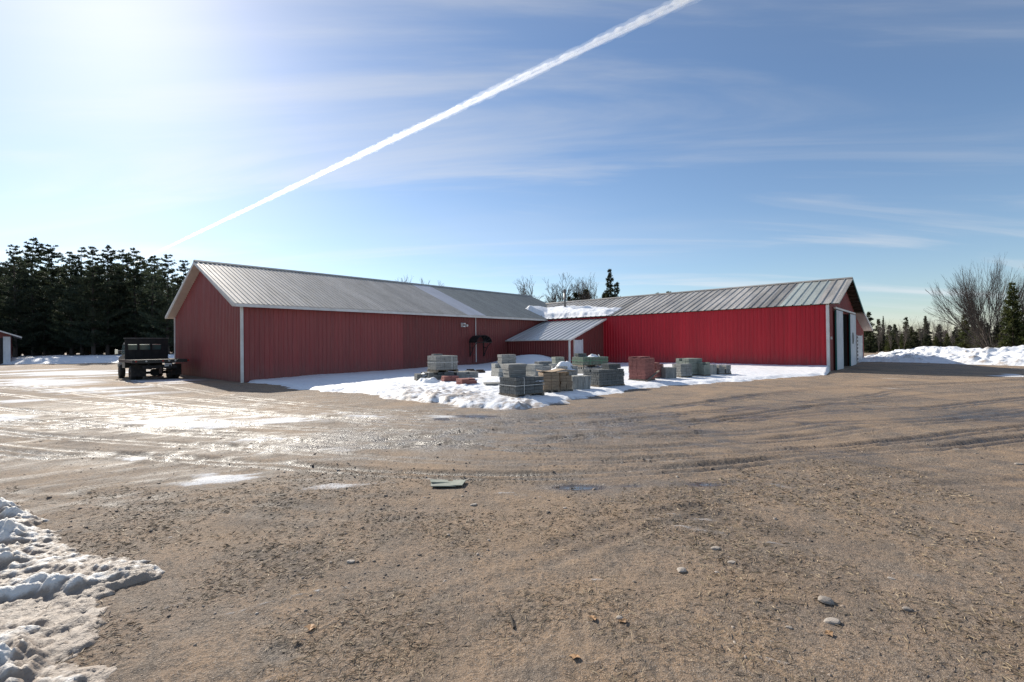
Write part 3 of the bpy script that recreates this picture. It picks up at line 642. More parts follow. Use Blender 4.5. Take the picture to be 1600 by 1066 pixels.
# crusty snow in the foreground
FP = [(-120, 790), (0, 800), (45, 806), (60, 830), (98, 852), (110, 870), (175, 876), (200, 868), (240, 893), (238, 908), (190, 922), (168, 938), (185, 968), (150, 1010), (140, 1030), (165, 1040), (150, 1085), (120, 1180), (-400, 1180), (-600, 900), (-300, 800)]
fpw = [tuple(gp(u, v).to_2d()) for u, v in FP]
xs2 = np.arange(-6.6, -1.0, .014); ys2 = np.arange(1.6, 5.7, .014); X2, Y2 = np.meshgrid(xs2, ys2)
ins2 = inside(X2, Y2, fpw); d2_ = seg_dist(X2, Y2, fpw); d2_ = np.where(ins2, d2_, -d2_)
th2 = R(25); a2, b2 = X2*math.cos(th2)+Y2*math.sin(th2), -X2*math.sin(th2)+Y2*math.cos(th2)
m1 = fbm(a2/.55, b2/.22, 4, 201, .55); m2 = fbm(X2/.07, Y2/.07, 3, 211, .6); m3 = fbm(X2/.9, Y2/.9, 3, 221)
dn2 = d2_+.16*m1+.03*m2
u2, v2 = px_of(X2, Y2, 0*X2)
lump = blobs(u2, v2, [(10, 818, 35, 16, .10), (5, 850, 30, 14, .08), (0, 885, 30, 16, .09), (35, 1045, 26, 30, .13), (0, 1066, 40, 34, .10), (150, 903, 85, 10, .035), (70, 925, 90, 10, .035)])
m4 = fbm(X2/.03, Y2/.03, 2, 231, .7)
Hs = .022*sstep(0, .08, dn2)+.045*np.maximum(m1+.05, -.1)*sstep(.02, .25, dn2)+(.026*m2+.012*m4)*sstep(0, .08, dn2)+.02*np.maximum(m3, 0)+lump*(1+.9*m1+.5*m2)
Hs = np.where(dn2 > 0, Hs, -.05)
gz2, _ = ground_fields(X2, Y2)
dirt2 = np.clip(1.08-4.2*np.maximum(Hs-.025, -.05)-.7*m1-.5*m2+.3*m3, 0, 1)
field('snow_crust', X2, Y2, gz2+Hs, dn2 > -.02, M['snow_crust'], {'dirt': dirt2}, 'dirty crusted melting snow at the lower left corner', 'snow')
# snow bank along the far side of the yard on the right
BK = [(1322, 565), (1352, 566), (1400, 567), (1460, 568.3), (1530, 570.3), (1600, 572.5), (1700, 576), (1800, 580)]
bk = [gp(u, v).to_2d() for u, v in BK]
S = []
for i in range(len(bk)-1):
    for t in np.linspace(0, 1, 60, endpoint=False): S.append(bk[i].lerp(bk[i+1], t))
S = [p for p in S]; arr = np.array([(p.x, p.y) for p in S]); tw = np.linspace(-.3, 9.6, 84)
dirn = np.gradient(arr, axis=0); dirn /= np.linalg.norm(dirn, axis=1)[:, None]; nrm = np.stack([-dirn[:, 1], dirn[:, 0]], 1)
nrm *= np.sign((nrm*arr).sum(1))[:, None]
X3 = arr[:, None, 0]+nrm[:, None, 0]*tw; Y3 = arr[:, None, 1]+nrm[:, None, 1]*tw; T3 = np.broadcast_to(tw, X3.shape)
q1 = fbm(X3/1.5, Y3/1.5, 4, 301); q2 = fbm(X3/.45, Y3/.45, 3, 311, .6); q3 = fbm(X3/5, Y3/5, 2, 321)
hb = (.62+.5*q3+.42*sstep(24, 31, X3))*sstep(-.1, 1., T3+.5*q1)**.7*(.35+.65*sstep(0, 5.2, T3))*sstep(9.5, 6.5, T3+.5*q1)+(.26*q1+.22*q2)*sstep(.0, .8, T3)*sstep(9.5, 7, T3)-.03
field('snow_bank', X3, Y3, np.maximum(hb, -.06), T3 > -1, M['snow'], {'dirt': np.clip(.30+.9*q2+.3*q1-.25*T3/4, 0, 1)}, 'lumpy ploughed snow bank along the right edge of the yard before the woods', 'snow')
# snow lying along the wood at the left
uu4 = np.linspace(-420, 330, 260); dd4 = np.geomspace(54, 84, 60)
TH4, D4 = np.meshgrid((uu4-800)/FPX, dd4); X4, Y4 = TH4*D4, D4.copy()
e4 = fbm(X4/9, Y4/9, 4, 401); e5 = fbm(X4/2.5, Y4/2.5, 3, 411)
h4 = .85*sstep(55, 62, D4+7*e4)+.5*e4*sstep(60, 70, D4)+.18*e5*sstep(58, 64, D4)-.14
field('snow_field', X4, Y4, h4, D4 > 0, M['snow'], {'dirt': np.clip(.25+.5*e5, 0, 1)}, 'shaded blue-white snow strip lying along the foot of the pine wood', 'snow')
# melting snow slab on the wing's roof beside the pipe
xs5 = np.linspace(-.25, 3.1, 68); ys5 = np.linspace(13.6, 22.6, 150); LX, LY = np.meshgrid(xs5, ys5)
w1 = fbm(LX/.7, LY/.7, 3, 501); w2 = fbm(LX/.2, LY/.2, 3, 511)
roofz = np.maximum(WE+LX*WS, ZE-.0+(LY-20.2+.5)*SL*(LY > 19.7)+0*LX)
xr = 2.75-.9*sstep(19.5, 14.2, LY)-.9*sstep(21.2, 22.4, LY)
d5 = np.minimum(np.minimum(LX+.12, (xr-LX)*.8), np.minimum((LY-13.9)*.45, (22.1-LY)*.8))+.12*w1
T5 = .36*sstep(0, .32, d5)*(.55+.45*sstep(14, 18.5, LY))+.03*w2*sstep(0, .2, d5)+.06*w1*sstep(.1, .5, d5)
T5 *= 1-.75*np.exp(-((LX-1.45)/.12)**2)*sstep(14.4, 15.2, LY)*sstep(18.4, 17.6, LY)
WX = PD.x+AX.x*LX+BX.x*LY; WY = PD.y+AX.y*LX+BX.y*LY
field('roof_snow', WX, WY, roofz+.03+np.where(d5 > 0, T5, -.07), d5 > -.05, M['snow'], {'dirt': .1+0*LX}, 'thick white slab of snow left on the roof around the stove pipe', 'snow')

# ------------------------------------------------------------------ pallets and stacks of blocks
def course_mesh(w, d, bw, bd, h, mat, seed, miss=0.):
    q = random.Random(seed); mb = MB(); nx_, ny = max(1, round(w/bw)), max(1, round(d/bd)); bw, bd = w/nx_, d/ny
    for i in range(nx_):
        for j in range(ny):
            if miss and q.random() < miss: continue
            mb.box((-w/2+(i+.5)*bw+q.uniform(-.003, .003), -d/2+(j+.5)*bd+q.uniform(-.003, .003), h/2), (bw-.010, bd-.010, h-.006+q.uniform(-.003, .001)), Matrix.Rotation(q.uniform(-.008, .008), 3, 'Z'))
    return mb.mesh('block_course', mat)
def pallet_part(root, w, d, h=.11):
    mb = MB()
    for x in (-w/2+.05, 0, w/2-.05): mb.box((x, 0, .045), (.09, d, .085))
    pl = mb.build('pallet', M['pallet'], root)
    n = 6
    bm_ = MB().box((0, 0, 0), (w, d/n*.72, .02)).mesh('board', M['pallet'])
    for i in range(n): inst('board', bm_, pl, Matrix.Translation((0, -d/2+(i+.5)*d/n, .099)))
    return .11
def strap(root, w, d, z0, z1, mat, ring=True, axis='x', off=0.):
    t = .006; b = .016
    mb = MB()
    if axis == 'z':
        for s in (-1, 1): mb.box((0, s*(d/2+t), z0), (w+4*t, t, b)); mb.box((s*(w/2+t), 0, z0), (t, d+2*t, b))
    elif axis == 'x':
        for s in (-1, 1): mb.box((off, s*(d/2+t), (z0+z1)/2), (b, t, z1-z0))
        mb.box((off, 0, z1+t), (b, d+3*t, t))
    else:
        for s in (-1, 1): mb.box((s*(w/2+t), off, (z0+z1)/2), (t, b, z1-z0))
        mb.box((0, off, z1+t), (w+3*t, b, t))
    return mb.build('strap', mat, root)
GRP = 'stacks of paving blocks on the snow'
SD = [0]
def block_stack(pos, rz, w, d, courses, ch, bw, bd, mat, label, z0=None, pallet=True, straps=(), group=GRP, name='block_stack', taper=0., smat='strap'):
    SD[0] += 1; q = random.Random(SD[0]*13)
    zz = z0 if z0 is not None else gz(pos[0], pos[1])+.55*max(0, surf_z(*pos)-gz(*pos))
    r = empty(name, (pos[0], pos[1], zz), rz, label, 'paving blocks', group)
    z = pallet_part(r, w+.04, d+.04) if pallet else 0.
    va = [course_mesh(w, d, bw, bd, ch, mat, SD[0]*10+i) for i in range(2)]+([course_mesh(w, d, bw, bd, ch, mat, SD[0]*10+5, .22)] if courses > 2 and z0 is None and not straps else [])
    for i in range(courses):
        k = 1+taper*i
        last = i == courses-1 and len(va) > 2
        o = inst('block_course', va[2] if last else va[i % 2], r, Matrix.Translation((q.uniform(-.014, .014), q.uniform(-.014, .014), z+i*ch)) @ Matrix.Rotation(q.uniform(-.016, .016)+(math.pi if i % 3 == 0 else 0), 4, 'Z') @ Matrix.Diagonal((k, k, 1, 1)))
    top = z+courses*ch
    for kind in straps:
        if kind == 'h': strap(r, w+.02, d+.02, z+(top-z)*.52, 0, M[smat], axis='z')
        elif kind == 'x': strap(r, w+.02, d+.02, z, top, M[smat], axis='x', off=-w*.22)
        elif kind == 'x2': strap(r, w+.02, d+.02, z, top, M[smat], axis='x', off=w*.22)
        else: strap(r, w+.02, d+.02, z, top, M[smat], axis='y', off=d*.15)
    return r, zz+top
def slab_row(pos, rz, n, th, w, h, mat, label, lean=.0, z0=None, group=GRP):
    SD[0] += 1; q = random.Random(SD[0]*7); zz = z0 if z0 is not None else gz(pos[0], pos[1])+.45*max(0, surf_z(*pos)-gz(*pos))
    r = empty('slab_row', (pos[0], pos[1], zz), rz, label, 'concrete slabs', group)
    me = MB().box((0, 0, h/2), (th-.008, w, h)).mesh('slab', mat)
    for i in range(n): inst('slab', me, r, Matrix.Translation(((i-n/2)*th, q.uniform(-.012, .012), q.uniform(-.012, .0))) @ Matrix.Rotation(lean*(i/n)+q.uniform(-.008, .008), 4, 'Y'))
    return r
def at(u, v): p = gp(u, v); return (p.x, p.y)
g = lambda u, v, back: (gp(u, v).x+back*gp(u, v).x/gp(u, v).length, gp(u, v).y+back)     # footprint centre a little behind its front edge
a45 = R(40)
# left group
pA = g(683, 603, .75); _, zt = block_stack(pA, R(30), 1.15, 1.1, 3, .10, .23, .12, M['concrete_dk'], 'low grey block pallet carrying the tall strapped cube beside the red stacks')
pB = g(722, 601, 1.0); block_stack(pB, R(35), 1.1, 1.0, 3, .09, .23, .12, M['concrete'], 'low grey block pallet behind the two small red stacks')
block_stack((pA[0]+.22, pA[1]+.18), R(32), 1.02, .95, 6, .10, .20, .10, M['concrete'], 'tall grey block cube with white straps raised on another pallet', zt-.01, True, ('h', 'x2'))
block_stack((pA[0]-.1, pA[1]+.55), R(32), .42, .3, 1, .07, .21, .1, M['concrete'], 'few loose grey blocks lying on top of the strapped cube', zt+.70, False, (), GRP, 'loose_blocks')
block_stack(g(664, 604, .9), R(20), .8, .8, 2, .12, .2, .2, M['concrete_dk'], 'snow-buried grey block stack at the left end of the pallets')
block_stack(g(703, 605, .4), R(22), .62, .55, 5, .062, .31, .14, M['paver_red'], 'small red paver stack left of its lower red twin', None, False)
block_stack(g(729, 611, .4), R(28), .62, .60, 5, .062, .31, .15, M['paver_red'], 'small red paver stack nearest the snow edge on the left', None, False)
block_stack(g(775, 612, .5), R(10), .85, .7, 2, .085, .42, .35, M['concrete'], 'single low layer of grey slabs lying in the snow', None, False)
# middle front
pM = g(815, 626, .62); _, zt = block_stack(pM, R(38), 1.12, .85, 5, .10, .20, .10, M['concrete_dk'], 'charcoal block pallet with a white strap at the snow front', None, True, ('h', 'x'))
r_, _ = block_stack((pM[0]-.22, pM[1]+.02), R(20), .56, .56, 7, .058, .56, .56, M['concrete'], 'flaring pile of round-edged grey slabs on the charcoal pallet', zt-.0, False, (), GRP, 'slab_pile', .018)
pT = g(858, 619, .5); _, zt1 = block_stack(pT, R(12), .56, .62, 6, .095, .28, .3, M['tan'], 'left of two tan block stacks under a warped board', None, True)
pT2 = g(881, 617, .5); _, zt2 = block_stack(pT2, R(12), .42, .62, 6, .095, .21, .3, M['tan'], 'right of two tan block stacks under a warped board', None, True)
wb = MB()
for i in range(10):
    x0_, x1_ = -.58+i*.116, -.58+(i+1)*.116; f = lambda x: .03*math.sin(x*7)+.02*x
    wb.add([(x0_, -.36, f(x0_)), (x1_, -.36, f(x1_)), (x1_, .34, f(x1_)), (x0_, .34, f(x0_)), (x0_, -.36, f(x0_)+.022), (x1_, -.36, f(x1_)+.022), (x1_, .34, f(x1_)+.022), (x0_, .34, f(x0_)+.022)], [(0, 3, 2, 1), (4, 5, 6, 7), (0, 1, 5, 4), (2, 3, 7, 6), (1, 2, 6, 5), (0, 4, 7, 3)])
tag(wb.build('warped_board', M['plank'], None, ((pT[0]+pT2[0])/2-.04, (pT[1]+pT2[1])/2, max(zt1, zt2)+.035), (0, 0, R(12))), 'warped tan board lying across the two tan block stacks', 'board')
slab_row(g(905, 613, .4), R(15), 11, .062, .5, .52, M['concrete_lt'], 'pale slabs standing on edge right of the tan stacks', .12)
pK = g(943, 609, .75); _, zt = block_stack(pK, R(30), 1.25, .95, 6, .095, .2, .1, M['concrete_dk'], 'wide charcoal block pallet right of the upright pale slabs')
block_stack((pK[0]+.35, pK[1]+.25), R(30), .6, .45, 2, .09, .2, .1, M['concrete_dk'], 'short charcoal layer stacked on the wide charcoal pallet', zt, False)
# middle back
pV = g(788, 597, .6); _, zt = block_stack(pV, R(25), .95, .9, 3, .19, .2, .4, M['concrete_lt'], 'pale hollow-block pallet behind the flaring slab pile', None, True)
block_stack((pV[0]+.12, pV[1]+.15), R(22), .72, .55, 3, .14, .36, .18, M['concrete'], 'smaller grey stack raised on the pale hollow-block pallet', zt, False)
pG = g(846, 596, .8); _, zt = block_stack(pG, R(30), 1.35, 1.0, 6, .085, .45, .3, M['concrete_lt'], 'pale layered slab pallet behind the tan stacks', None, True)
block_stack((pG[0]+.1, pG[1]+.2), R(30), .75, .4, 1, .11, .37, .2, M['concrete'], 'dark slab pair lying on the pale layered pallet', zt, False)
block_stack(g(872, 586, .4), R(20), .55, .5, 5, .15, .27, .25, M['concrete_gn'], 'narrow mossy grey stack near the shed corner post', None, True)
pW = g(882, 600, .9); _, zt = block_stack(pW, R(15), .95, .8, 4, .12, .24, .2, M['concrete'], 'grey block pallet topped with a hump of snow', None, True)
pN = g(922, 592, .9); _, zn = block_stack(pN, R(25), 1.25, 1.0, 3, .10, .2, .1, M['concrete'], 'grey pallet underneath the green strapped one', None, True)
_, zg = block_stack((pN[0]+.05, pN[1]+.25), R(25), 1.5, 1.0, 4, .095, .2, .1, M['wrap'], 'dark green-strapped block pallet in front of the white shed door', zn, True, ('h', 'x', 'x2'), GRP, 'block_stack', 0, 'strap_green')
block_stack((pN[0]-.40, pN[1]+.45), R(25), .5, .4, 2, .09, .25, .2, M['concrete_dk'], 'small dark pile on the green-strapped pallet', zg, False)
# right group
pR = g(1003, 600, .62); _, zt = block_stack(pR, R(44), .78, .80, 15, .063, .39, .2, M['paver_red'], 'tallest red paver stack near the middle of the wing', None, True)
block_stack(g(1022, 597, .75), R(44), .62, .62, 10, .063, .31, .2, M['paver_red'], 'lower red paver stack leaning against the tallest one', None, True)
pp = gp(1011, 600); q0 = Vector((pp.x-.05, pp.y-.05, .10)); q1 = Vector((gp(1031, 598).x+.0, gp(1031, 598).y+.12, .50)); dq = q1-q0
tag(MB().box((0, 0, 0), (dq.length, .09, .025)).build('plank', M['pallet'], None, (q0+q1)/2, dq.to_track_quat('X', 'Z').to_euler()), 'grey plank leaning across the red paver stacks', 'plank')
slab_row(g(1044, 596, .45), R(22), 9, .066, .5, .56, M['concrete'], 'grey slabs standing on edge right of the red stacks', .03)
block_stack(g(1066, 594, .5), R(20), .62, .6, 5, .11, .31, .2, M['concrete'], 'grey block stack between the upright slabs and the tall mossy stack')
block_stack(g(1078, 592.5, 1.0), R(28), .92, .8, 6, .125, .3, .2, M['concrete_gn'], 'tall mossy grey block stack right of the red pavers')
block_stack(g(1098, 592, .6), R(25), .4, .6, 5, .115, .2, .2, M['concrete_gn'], 'slim mossy stack touching the tall mossy one')
slab_row(g(1109, 590, .5), R(18), 6, .075, .55, .56, M['concrete_lt'], 'pale upright slabs right of the mossy stacks', .0)
block_stack(g(1123, 589.5, .4), R(20), .34, .5, 4, .10, .17, .2, M['concrete'], 'small grey stack second from the right end of the row')
block_stack(g(1133, 589, .4), R(20), .30, .5, 4, .10, .15, .2, M['concrete'], 'small grey stack at the right end of the row')
# pieces lying about
for u, v, lab in ((735, 588, 'dark timber offcut on the snow behind the red stacks, left one'), (750, 589, 'dark timber offcut on the snow behind the red stacks, right one')):
    p = gp(u, v); tag(MB().box((0, 0, 0), (.55, .16, .12)).box((0, .02, .09), (.4, .1, .06)).build('timber_offcut', M['dark_wood'], None, (p.x, p.y, surf_z(p.x, p.y)+.06), (0, 0, R(8))), lab, 'timber')
p = gp(941, 583); hp = [(0, 0, .0), (.01, 0, .5), (-.03, 0, .8), (-.10, .02, .95)]; mb = MB()
for i in range(3): mb.tube(hp[i], hp[i+1], .03, .03, 8)
tag(mb.build('vent_pipe', M['plate'], None, (p.x, p.y+.6, surf_z(p.x, p.y+.6)-.1), (0, 0, 0)), 'thin bent white pipe standing at the wing wall by the shed', 'pipe')
# snow humps left on the stacks
def hump(name, x, y, z, sx, sy, h, label, seed):
    xs_ = np.linspace(-1, 1, 26); XX, YY = np.meshgrid(xs_, xs_); rr = np.hypot(XX, YY)+.25*fbm(XX*1.6+seed, YY*1.6, 3, seed)
    ZZ = h*sstep(1, .25, rr)*(1+.5*fbm(XX*2.5, YY*2.5+seed, 3, seed+5)); ZZ = np.where(rr < 1, ZZ, -.015)
    return field(name, x+XX*sx, y+YY*sy, z+ZZ, rr < 1.02, M['snow'], {'dirt': .12+0*XX}, label, 'snow')
hump('snow_hump', pW[0], pW[1], gz(*pW)+.56, .58, .48, .28, 'rounded hump of snow on the grey pallet by the shed', 3)
hump('snow_hump', pA[0]-.42, pA[1]-.15, gz(*pA)+.38, .42, .4, .12, 'snow on the low pallet left of the strapped cube', 9)
hump('snow_hump', pV[0]+.3, pV[1]-.1, gz(*pV)+.66, .36, .3, .12, 'snow cap on the pale hollow-block pallet', 14)
hump('snow_hump', pN[0]+.15, pN[1]+.2, zg-.005, .33, .3, .12, 'small snow cap on the green-strapped pallet', 21)
hump('snow_hump', pM[0]+.35, pM[1]+.1, gz(*pM)+.58, .36, .33, .05, 'thin snow on the charcoal pallet beside the slab pile', 27)
hump('snow_hump', gp(668, 606).x, gp(668, 606).y+.2, .16, .6, .4, .22, 'snow mound burying the leftmost grey stack', 33)

# ------------------------------------------------------------------ flatbed truck
TX = Vector((-19.96, 26.37)); trk = empty('flatbed_truck', (TX.x, TX.y, gz(TX.x, TX.y)-.02), TH, 'black flatbed truck parked beside the gable wall, seen from behind', 'truck')
# local x across (right), y forward
def wheel(x, y, r=.40, w=.24, dual=False):
    ring = [(r*.56, -w/2), (r*.90, -w/2), (r, -w*.32), (r, w*.32), (r*.90, w/2), (r*.56, w/2)]; V = []; F = []; n = 28
    for i in range(n):
        t = 2*math.pi*i/n
        for rr, xx in ring: V.append((xx, rr*math.cos(t), rr*math.sin(t)))
    k = len(ring)
    for i in range(n):
        for j in range(k-1): F.append((i*k+j, i*k+j+1, ((i+1) % n)*k+j+1, ((i+1) % n)*k+j))
    wh = empty('wheel'); wh.parent = trk; wh.location = (x, y, r)
    MB().add(V, F).build('tyre', M['rubber'], wh, smooth=True)
    lg = MB()
    for i in range(28):
        t = 2*math.pi*(i+.5)/28; lg.box((0, math.cos(t)*r, math.sin(t)*r), (w*.8, .03, .025), Matrix.Rotation(t-math.pi/2, 3, 'X'))
    lg.build('tread', M['rubber'], wh)
    MB().tube((-w*.42, 0, 0), (w*.42, 0, 0), r*.57, r*.57, 20).tube((-w*.5, 0, 0), (w*.5, 0, 0), r*.2, r*.2, 12).build('rim', M['rust'], wh)
for x in (-.98, -.70, .70, .98): wheel(x, 0)
for x in (-.92, .92): wheel(x, 3.6, .40, .25)
ch = MB()
for x in (-.42, .42): ch.box((x, 1.6, .72), (.09, 6.0, .20))
for y in (-.9, .6, 2.0, 4.2): ch.box((0, y, .72), (.8, .1, .14))
ch.build('chassis', M['black_matt'], trk)
MB().tube((-.95, 0, .40), (.95, 0, .40), .075, .075, 12).tube((0, -.16, .40), (0, .16, .40), .2, .2, 14).build('axle', M['black_matt'], trk)
bed = MB().box((0, .62, 1.06), (2.34, 3.9, .07)).build('bed', M['black_matt'], trk)
for i in range(11): MB().box((-1.06+i*.212, .62, 1.107), (.195, 3.86, .026)).build('plank', M['dark_wood'], bed)
for x in (-1.17, 1.17): MB().box((x, .62, 1.06), (.05, 3.94, .15)).build('side_rail', M['rust'], bed)
MB().box((0, -1.37, 1.05), (2.44, .06, .18)).build('rear_rail', M['black_paint'], bed)
for x in (-1.05, -.62, .1, .38, .66): MB().tube((x, -1.40, 1.06), (x, -1.425, 1.06), .045, .045, 12).build('lamp', M['lamp_clear'] if abs(x) < 1 and x != .1 else M['lamp_red'], bed)
MB().box((1.24, -1.36, 1.06), (.14, .08, .10)).build('marker_lamp', M['lamp_red'], bed, bevel=.01)
# headboard with three window openings
hb_ = MB()
Y = 2.50
hb_.box((.10, Y, 1.385), (2.06, .06, .57)); hb_.box((.10, Y, 2.175), (2.06, .06, .31))
for x, w in ((-.86, .14), (-.30, .10), (.30, .10), (.96, .34)): hb_.box((x, Y, 1.845), (w, .06, .35))
hd = hb_.build('headboard', M['black_matt'], trk); MB().box((.10, Y, 2.35), (2.16, .12, .04)).build('top_rail', M['steel'], hd)
for k in range(6): MB().box((-.86+k*.38, Y-.045, 1.37), (.04, .03, .5)).build('stiffener', M['black_matt'], hd)
# cab: side outline extruded, glass set in
cab = MB()
prof = [(2.62, .62), (4.95, .62), (5.02, .80), (5.0, 1.18), (4.85, 1.25), (3.98, 1.33), (3.92, 1.40), (3.55, 2.0), (3.4, 2.08), (2.74, 2.08), (2.64, 2.0)]
cabo = cab.prism([(y, z) for y, z in prof], -.88, .88, 'yz').build('cab', M['black_paint'], trk, bevel=.05)
for x, w in ((-.56, .46), (0, .54), (.56, .46)):
    MB().box((x, 2.615, 1.83), (w, .03, .34)).build('rear_window', M['glass'], cabo); MB().box((x, 2.60, 1.975), (w+.04, .03, .035)).build('window_trim', M['chrome'], cabo)
for s_ in (-1, 1):
    MB().prism([(2.8, 1.40), (3.82, 1.40), (3.48, 1.95), (2.8, 1.95)], s_*.882, s_*.90, 'yz').build('side_window', M['glass'], cabo)
    MB().box((s_*.895, 2.92, 1.25), (.03, .14, .04)).build('handle', M['chrome'], cabo)
    MB().box((s_*.90, 3.6, .80), (.10, 1.10, .16)).build('fender', M['black_paint'], cabo, bevel=.04)
    mr = MB().box((s_*1.16, 3.62, 1.55), (.17, .07, .27)).build('mirror', M['black_paint'], trk, bevel=.02); MB().box((s_*1.16, 3.58, 1.55), (.14, .012, .23)).build('mirror_glass', M['chrome'], mr)
    MB().tube((s_*.88, 3.66, 1.50), (s_*1.1, 3.63, 1.48), .014, .014, 6).tube((s_*.88, 3.66, 1.62), (s_*1.1, 3.63, 1.62), .014, .014, 6).build('mirror_arm', M['chrome'], mr)
    MB().box((s_*.80, -.62, .55), (.62, .02, .62)).build('mud_flap', M['rubber'], trk)
    MB().box((s_*1.0, 1.75, .82), (.22, .8, .34)).build('tool_box', M['black_paint'], trk, bevel=.015)
MB().prism([(3.95, 1.41), (3.58, 1.98), (3.60, 1.99), (3.97, 1.42)], -.78, .78, 'yz').build('windscreen', M['glass'], cabo)
MB().box((0, 5.06, .72), (1.85, .10, .22)).build('bumper', M['chrome'], trk, bevel=.03)
MB().box((0, -1.30, .74), (1.5, .08, .16)).box((-.5, -1.28, .9), (.06, .06, .2)).box((.5, -1.28, .9), (.06, .06, .2)).build('rear_bumper', M['black_matt'], trk)
hi = MB().box((0, -1.36, .52), (.10, .18, .28)).tube((0, -1.42, .66), (0, -1.42, .72), .04, .04, 10).build('tow_hitch', M['rust'], trk)
pl = MB().box((.34, -1.36, .84), (.31, .012, .16)).build('licence_plate', M['plate'], trk)
for k in range(6): MB().box((.23+k*.043+(.012 if k > 2 else 0), -1.369, .835), (.026, .006, .07)).build('plate_mark', M['black_matt'], pl)
MB().tube((.55, -1.1, .50), (.55, 1.4, .52), .035, .035, 10).build('exhaust', M['rust'], trk)

# ------------------------------------------------------------------ trees
class TB:
    def __init__(s): s.v = []; s.f = []
    def seg(s, p0, p1, r0, r1, n=4):
        d = (p1-p0); a = d.orthogonal().normalized(); b = d.normalized().cross(a); o = len(s.v)
        for p, r in ((p0, r0), (p1, r1)):
            for i in range(n):
                t = 2*math.pi*i/n; s.v.append(p+(a*math.cos(t)+b*math.sin(t))*r)
        for i in range(n): s.f.append((o+i, o+(i+1) % n, o+n+(i+1) % n, o+n+i))
    def mesh(s, name, mat):
        return np_mesh(name, np.array([tuple(p) for p in s.v]), np.array(s.f), mat)
def blades(P, Dv, L, W, q):
    """one narrow quad at each point P along direction Dv"""
    n = len(P); rv = q.normal(size=(n, 3)); side = np.cross(Dv, rv); side /= np.linalg.norm(side, axis=1)[:, None]+1e-9
    W = np.asarray(W)[:, None] if np.ndim(W) else W; L = np.asarray(L)[:, None] if np.ndim(L) else L
    mid = P+Dv*L*.45
    V = np.stack([P, mid+side*W, P+Dv*L, mid-side*W], 1).reshape(-1, 3)
    return V, np.arange(4*n).reshape(n, 4)
def conifer(seed, h, kind):
    q = np.random.default_rng(seed); tb = TB(); r0 = h*.016 if kind == 'pine' else h*.014
    bend = q.normal(0, .012*h, 2); pts = []
    for i in range(11):
        t = i/10; pts.append(Vector((bend[0]*t*t, bend[1]*t*t, h*t*.97)))
    for i in range(10): tb.seg(pts[i], pts[i+1], r0*(1-i/10.3), r0*(1-(i+1)/10.3), 7)
    P = []; D = []; Ls = []
    z = h*(.10 if kind == 'pine' else .03)
    ns = 0
    while z < h*.985:
        t = z/h
        if kind == 'pine':
            env = (.10+.15*math.sin(min(1, t*1.25)*math.pi*.62))*h*(1-t)**.78*1.15; step = q.uniform(.45, .85); nb = q.integers(4, 7)
        else:
            env = (.21*(1-t)**.85+.012)*h; step = h*.034*q.uniform(.6, 1.4); nb = q.integers(4, 8)
        c = pts[0].lerp(pts[-1], t); c = Vector((bend[0]*t*t, bend[1]*t*t, z))
        for k in range(nb):
            a = q.uniform(0, 2*math.pi); L = env*q.uniform(.35, 1.2) if kind != 'pine' else env*q.uniform(.4, 1.25)*1.1
            up = q.uniform(.05, .5) if kind == 'pine' else q.uniform(-.35, .05)+.5*t
            dv = np.array([math.cos(a), math.sin(a), up]); dv /= np.linalg.norm(dv)
            e = Vector(c)+Vector(dv)*L+Vector((0, 0, (.10 if kind == 'pine' else .06)*L)); tb.seg(Vector(c), e, max(.012, L*.014), .006, 3)
            m = int(max(4, L*(14 if kind == 'pine' else 15)))
            tt = q.uniform(.22 if kind == 'pine' else .1, 1.03, m)
            pos = np.array(c)+(np.array(e)-np.array(c))*tt[:, None]+q.normal(0, (.05*L+.05) if kind == 'pine' else .05*L+.02, (m, 3))*np.array([1, 1, .35])
            rep = 4; pos = np.repeat(pos, rep, 0); dd = dv*.9+q.normal(0, .55, (len(pos), 3))+np.array([0, 0, .25 if kind == 'pine' else -.12]); dd /= np.linalg.norm(dd, axis=1)[:, None]
            P.append(pos); D.append(dd); Ls.append(np.full(len(pos), q.uniform(.26, .46) if kind == 'pine' else min(.42, .05*h)*q.uniform(.7, 1.15)))
        z += step
    P = np.concatenate(P); D = np.concatenate(D); Ls = np.concatenate(Ls)
    V, Fq = blades(P, D, Ls, Ls*(.17 if kind == 'pine' else .13), q)
    return tb, V, Fq
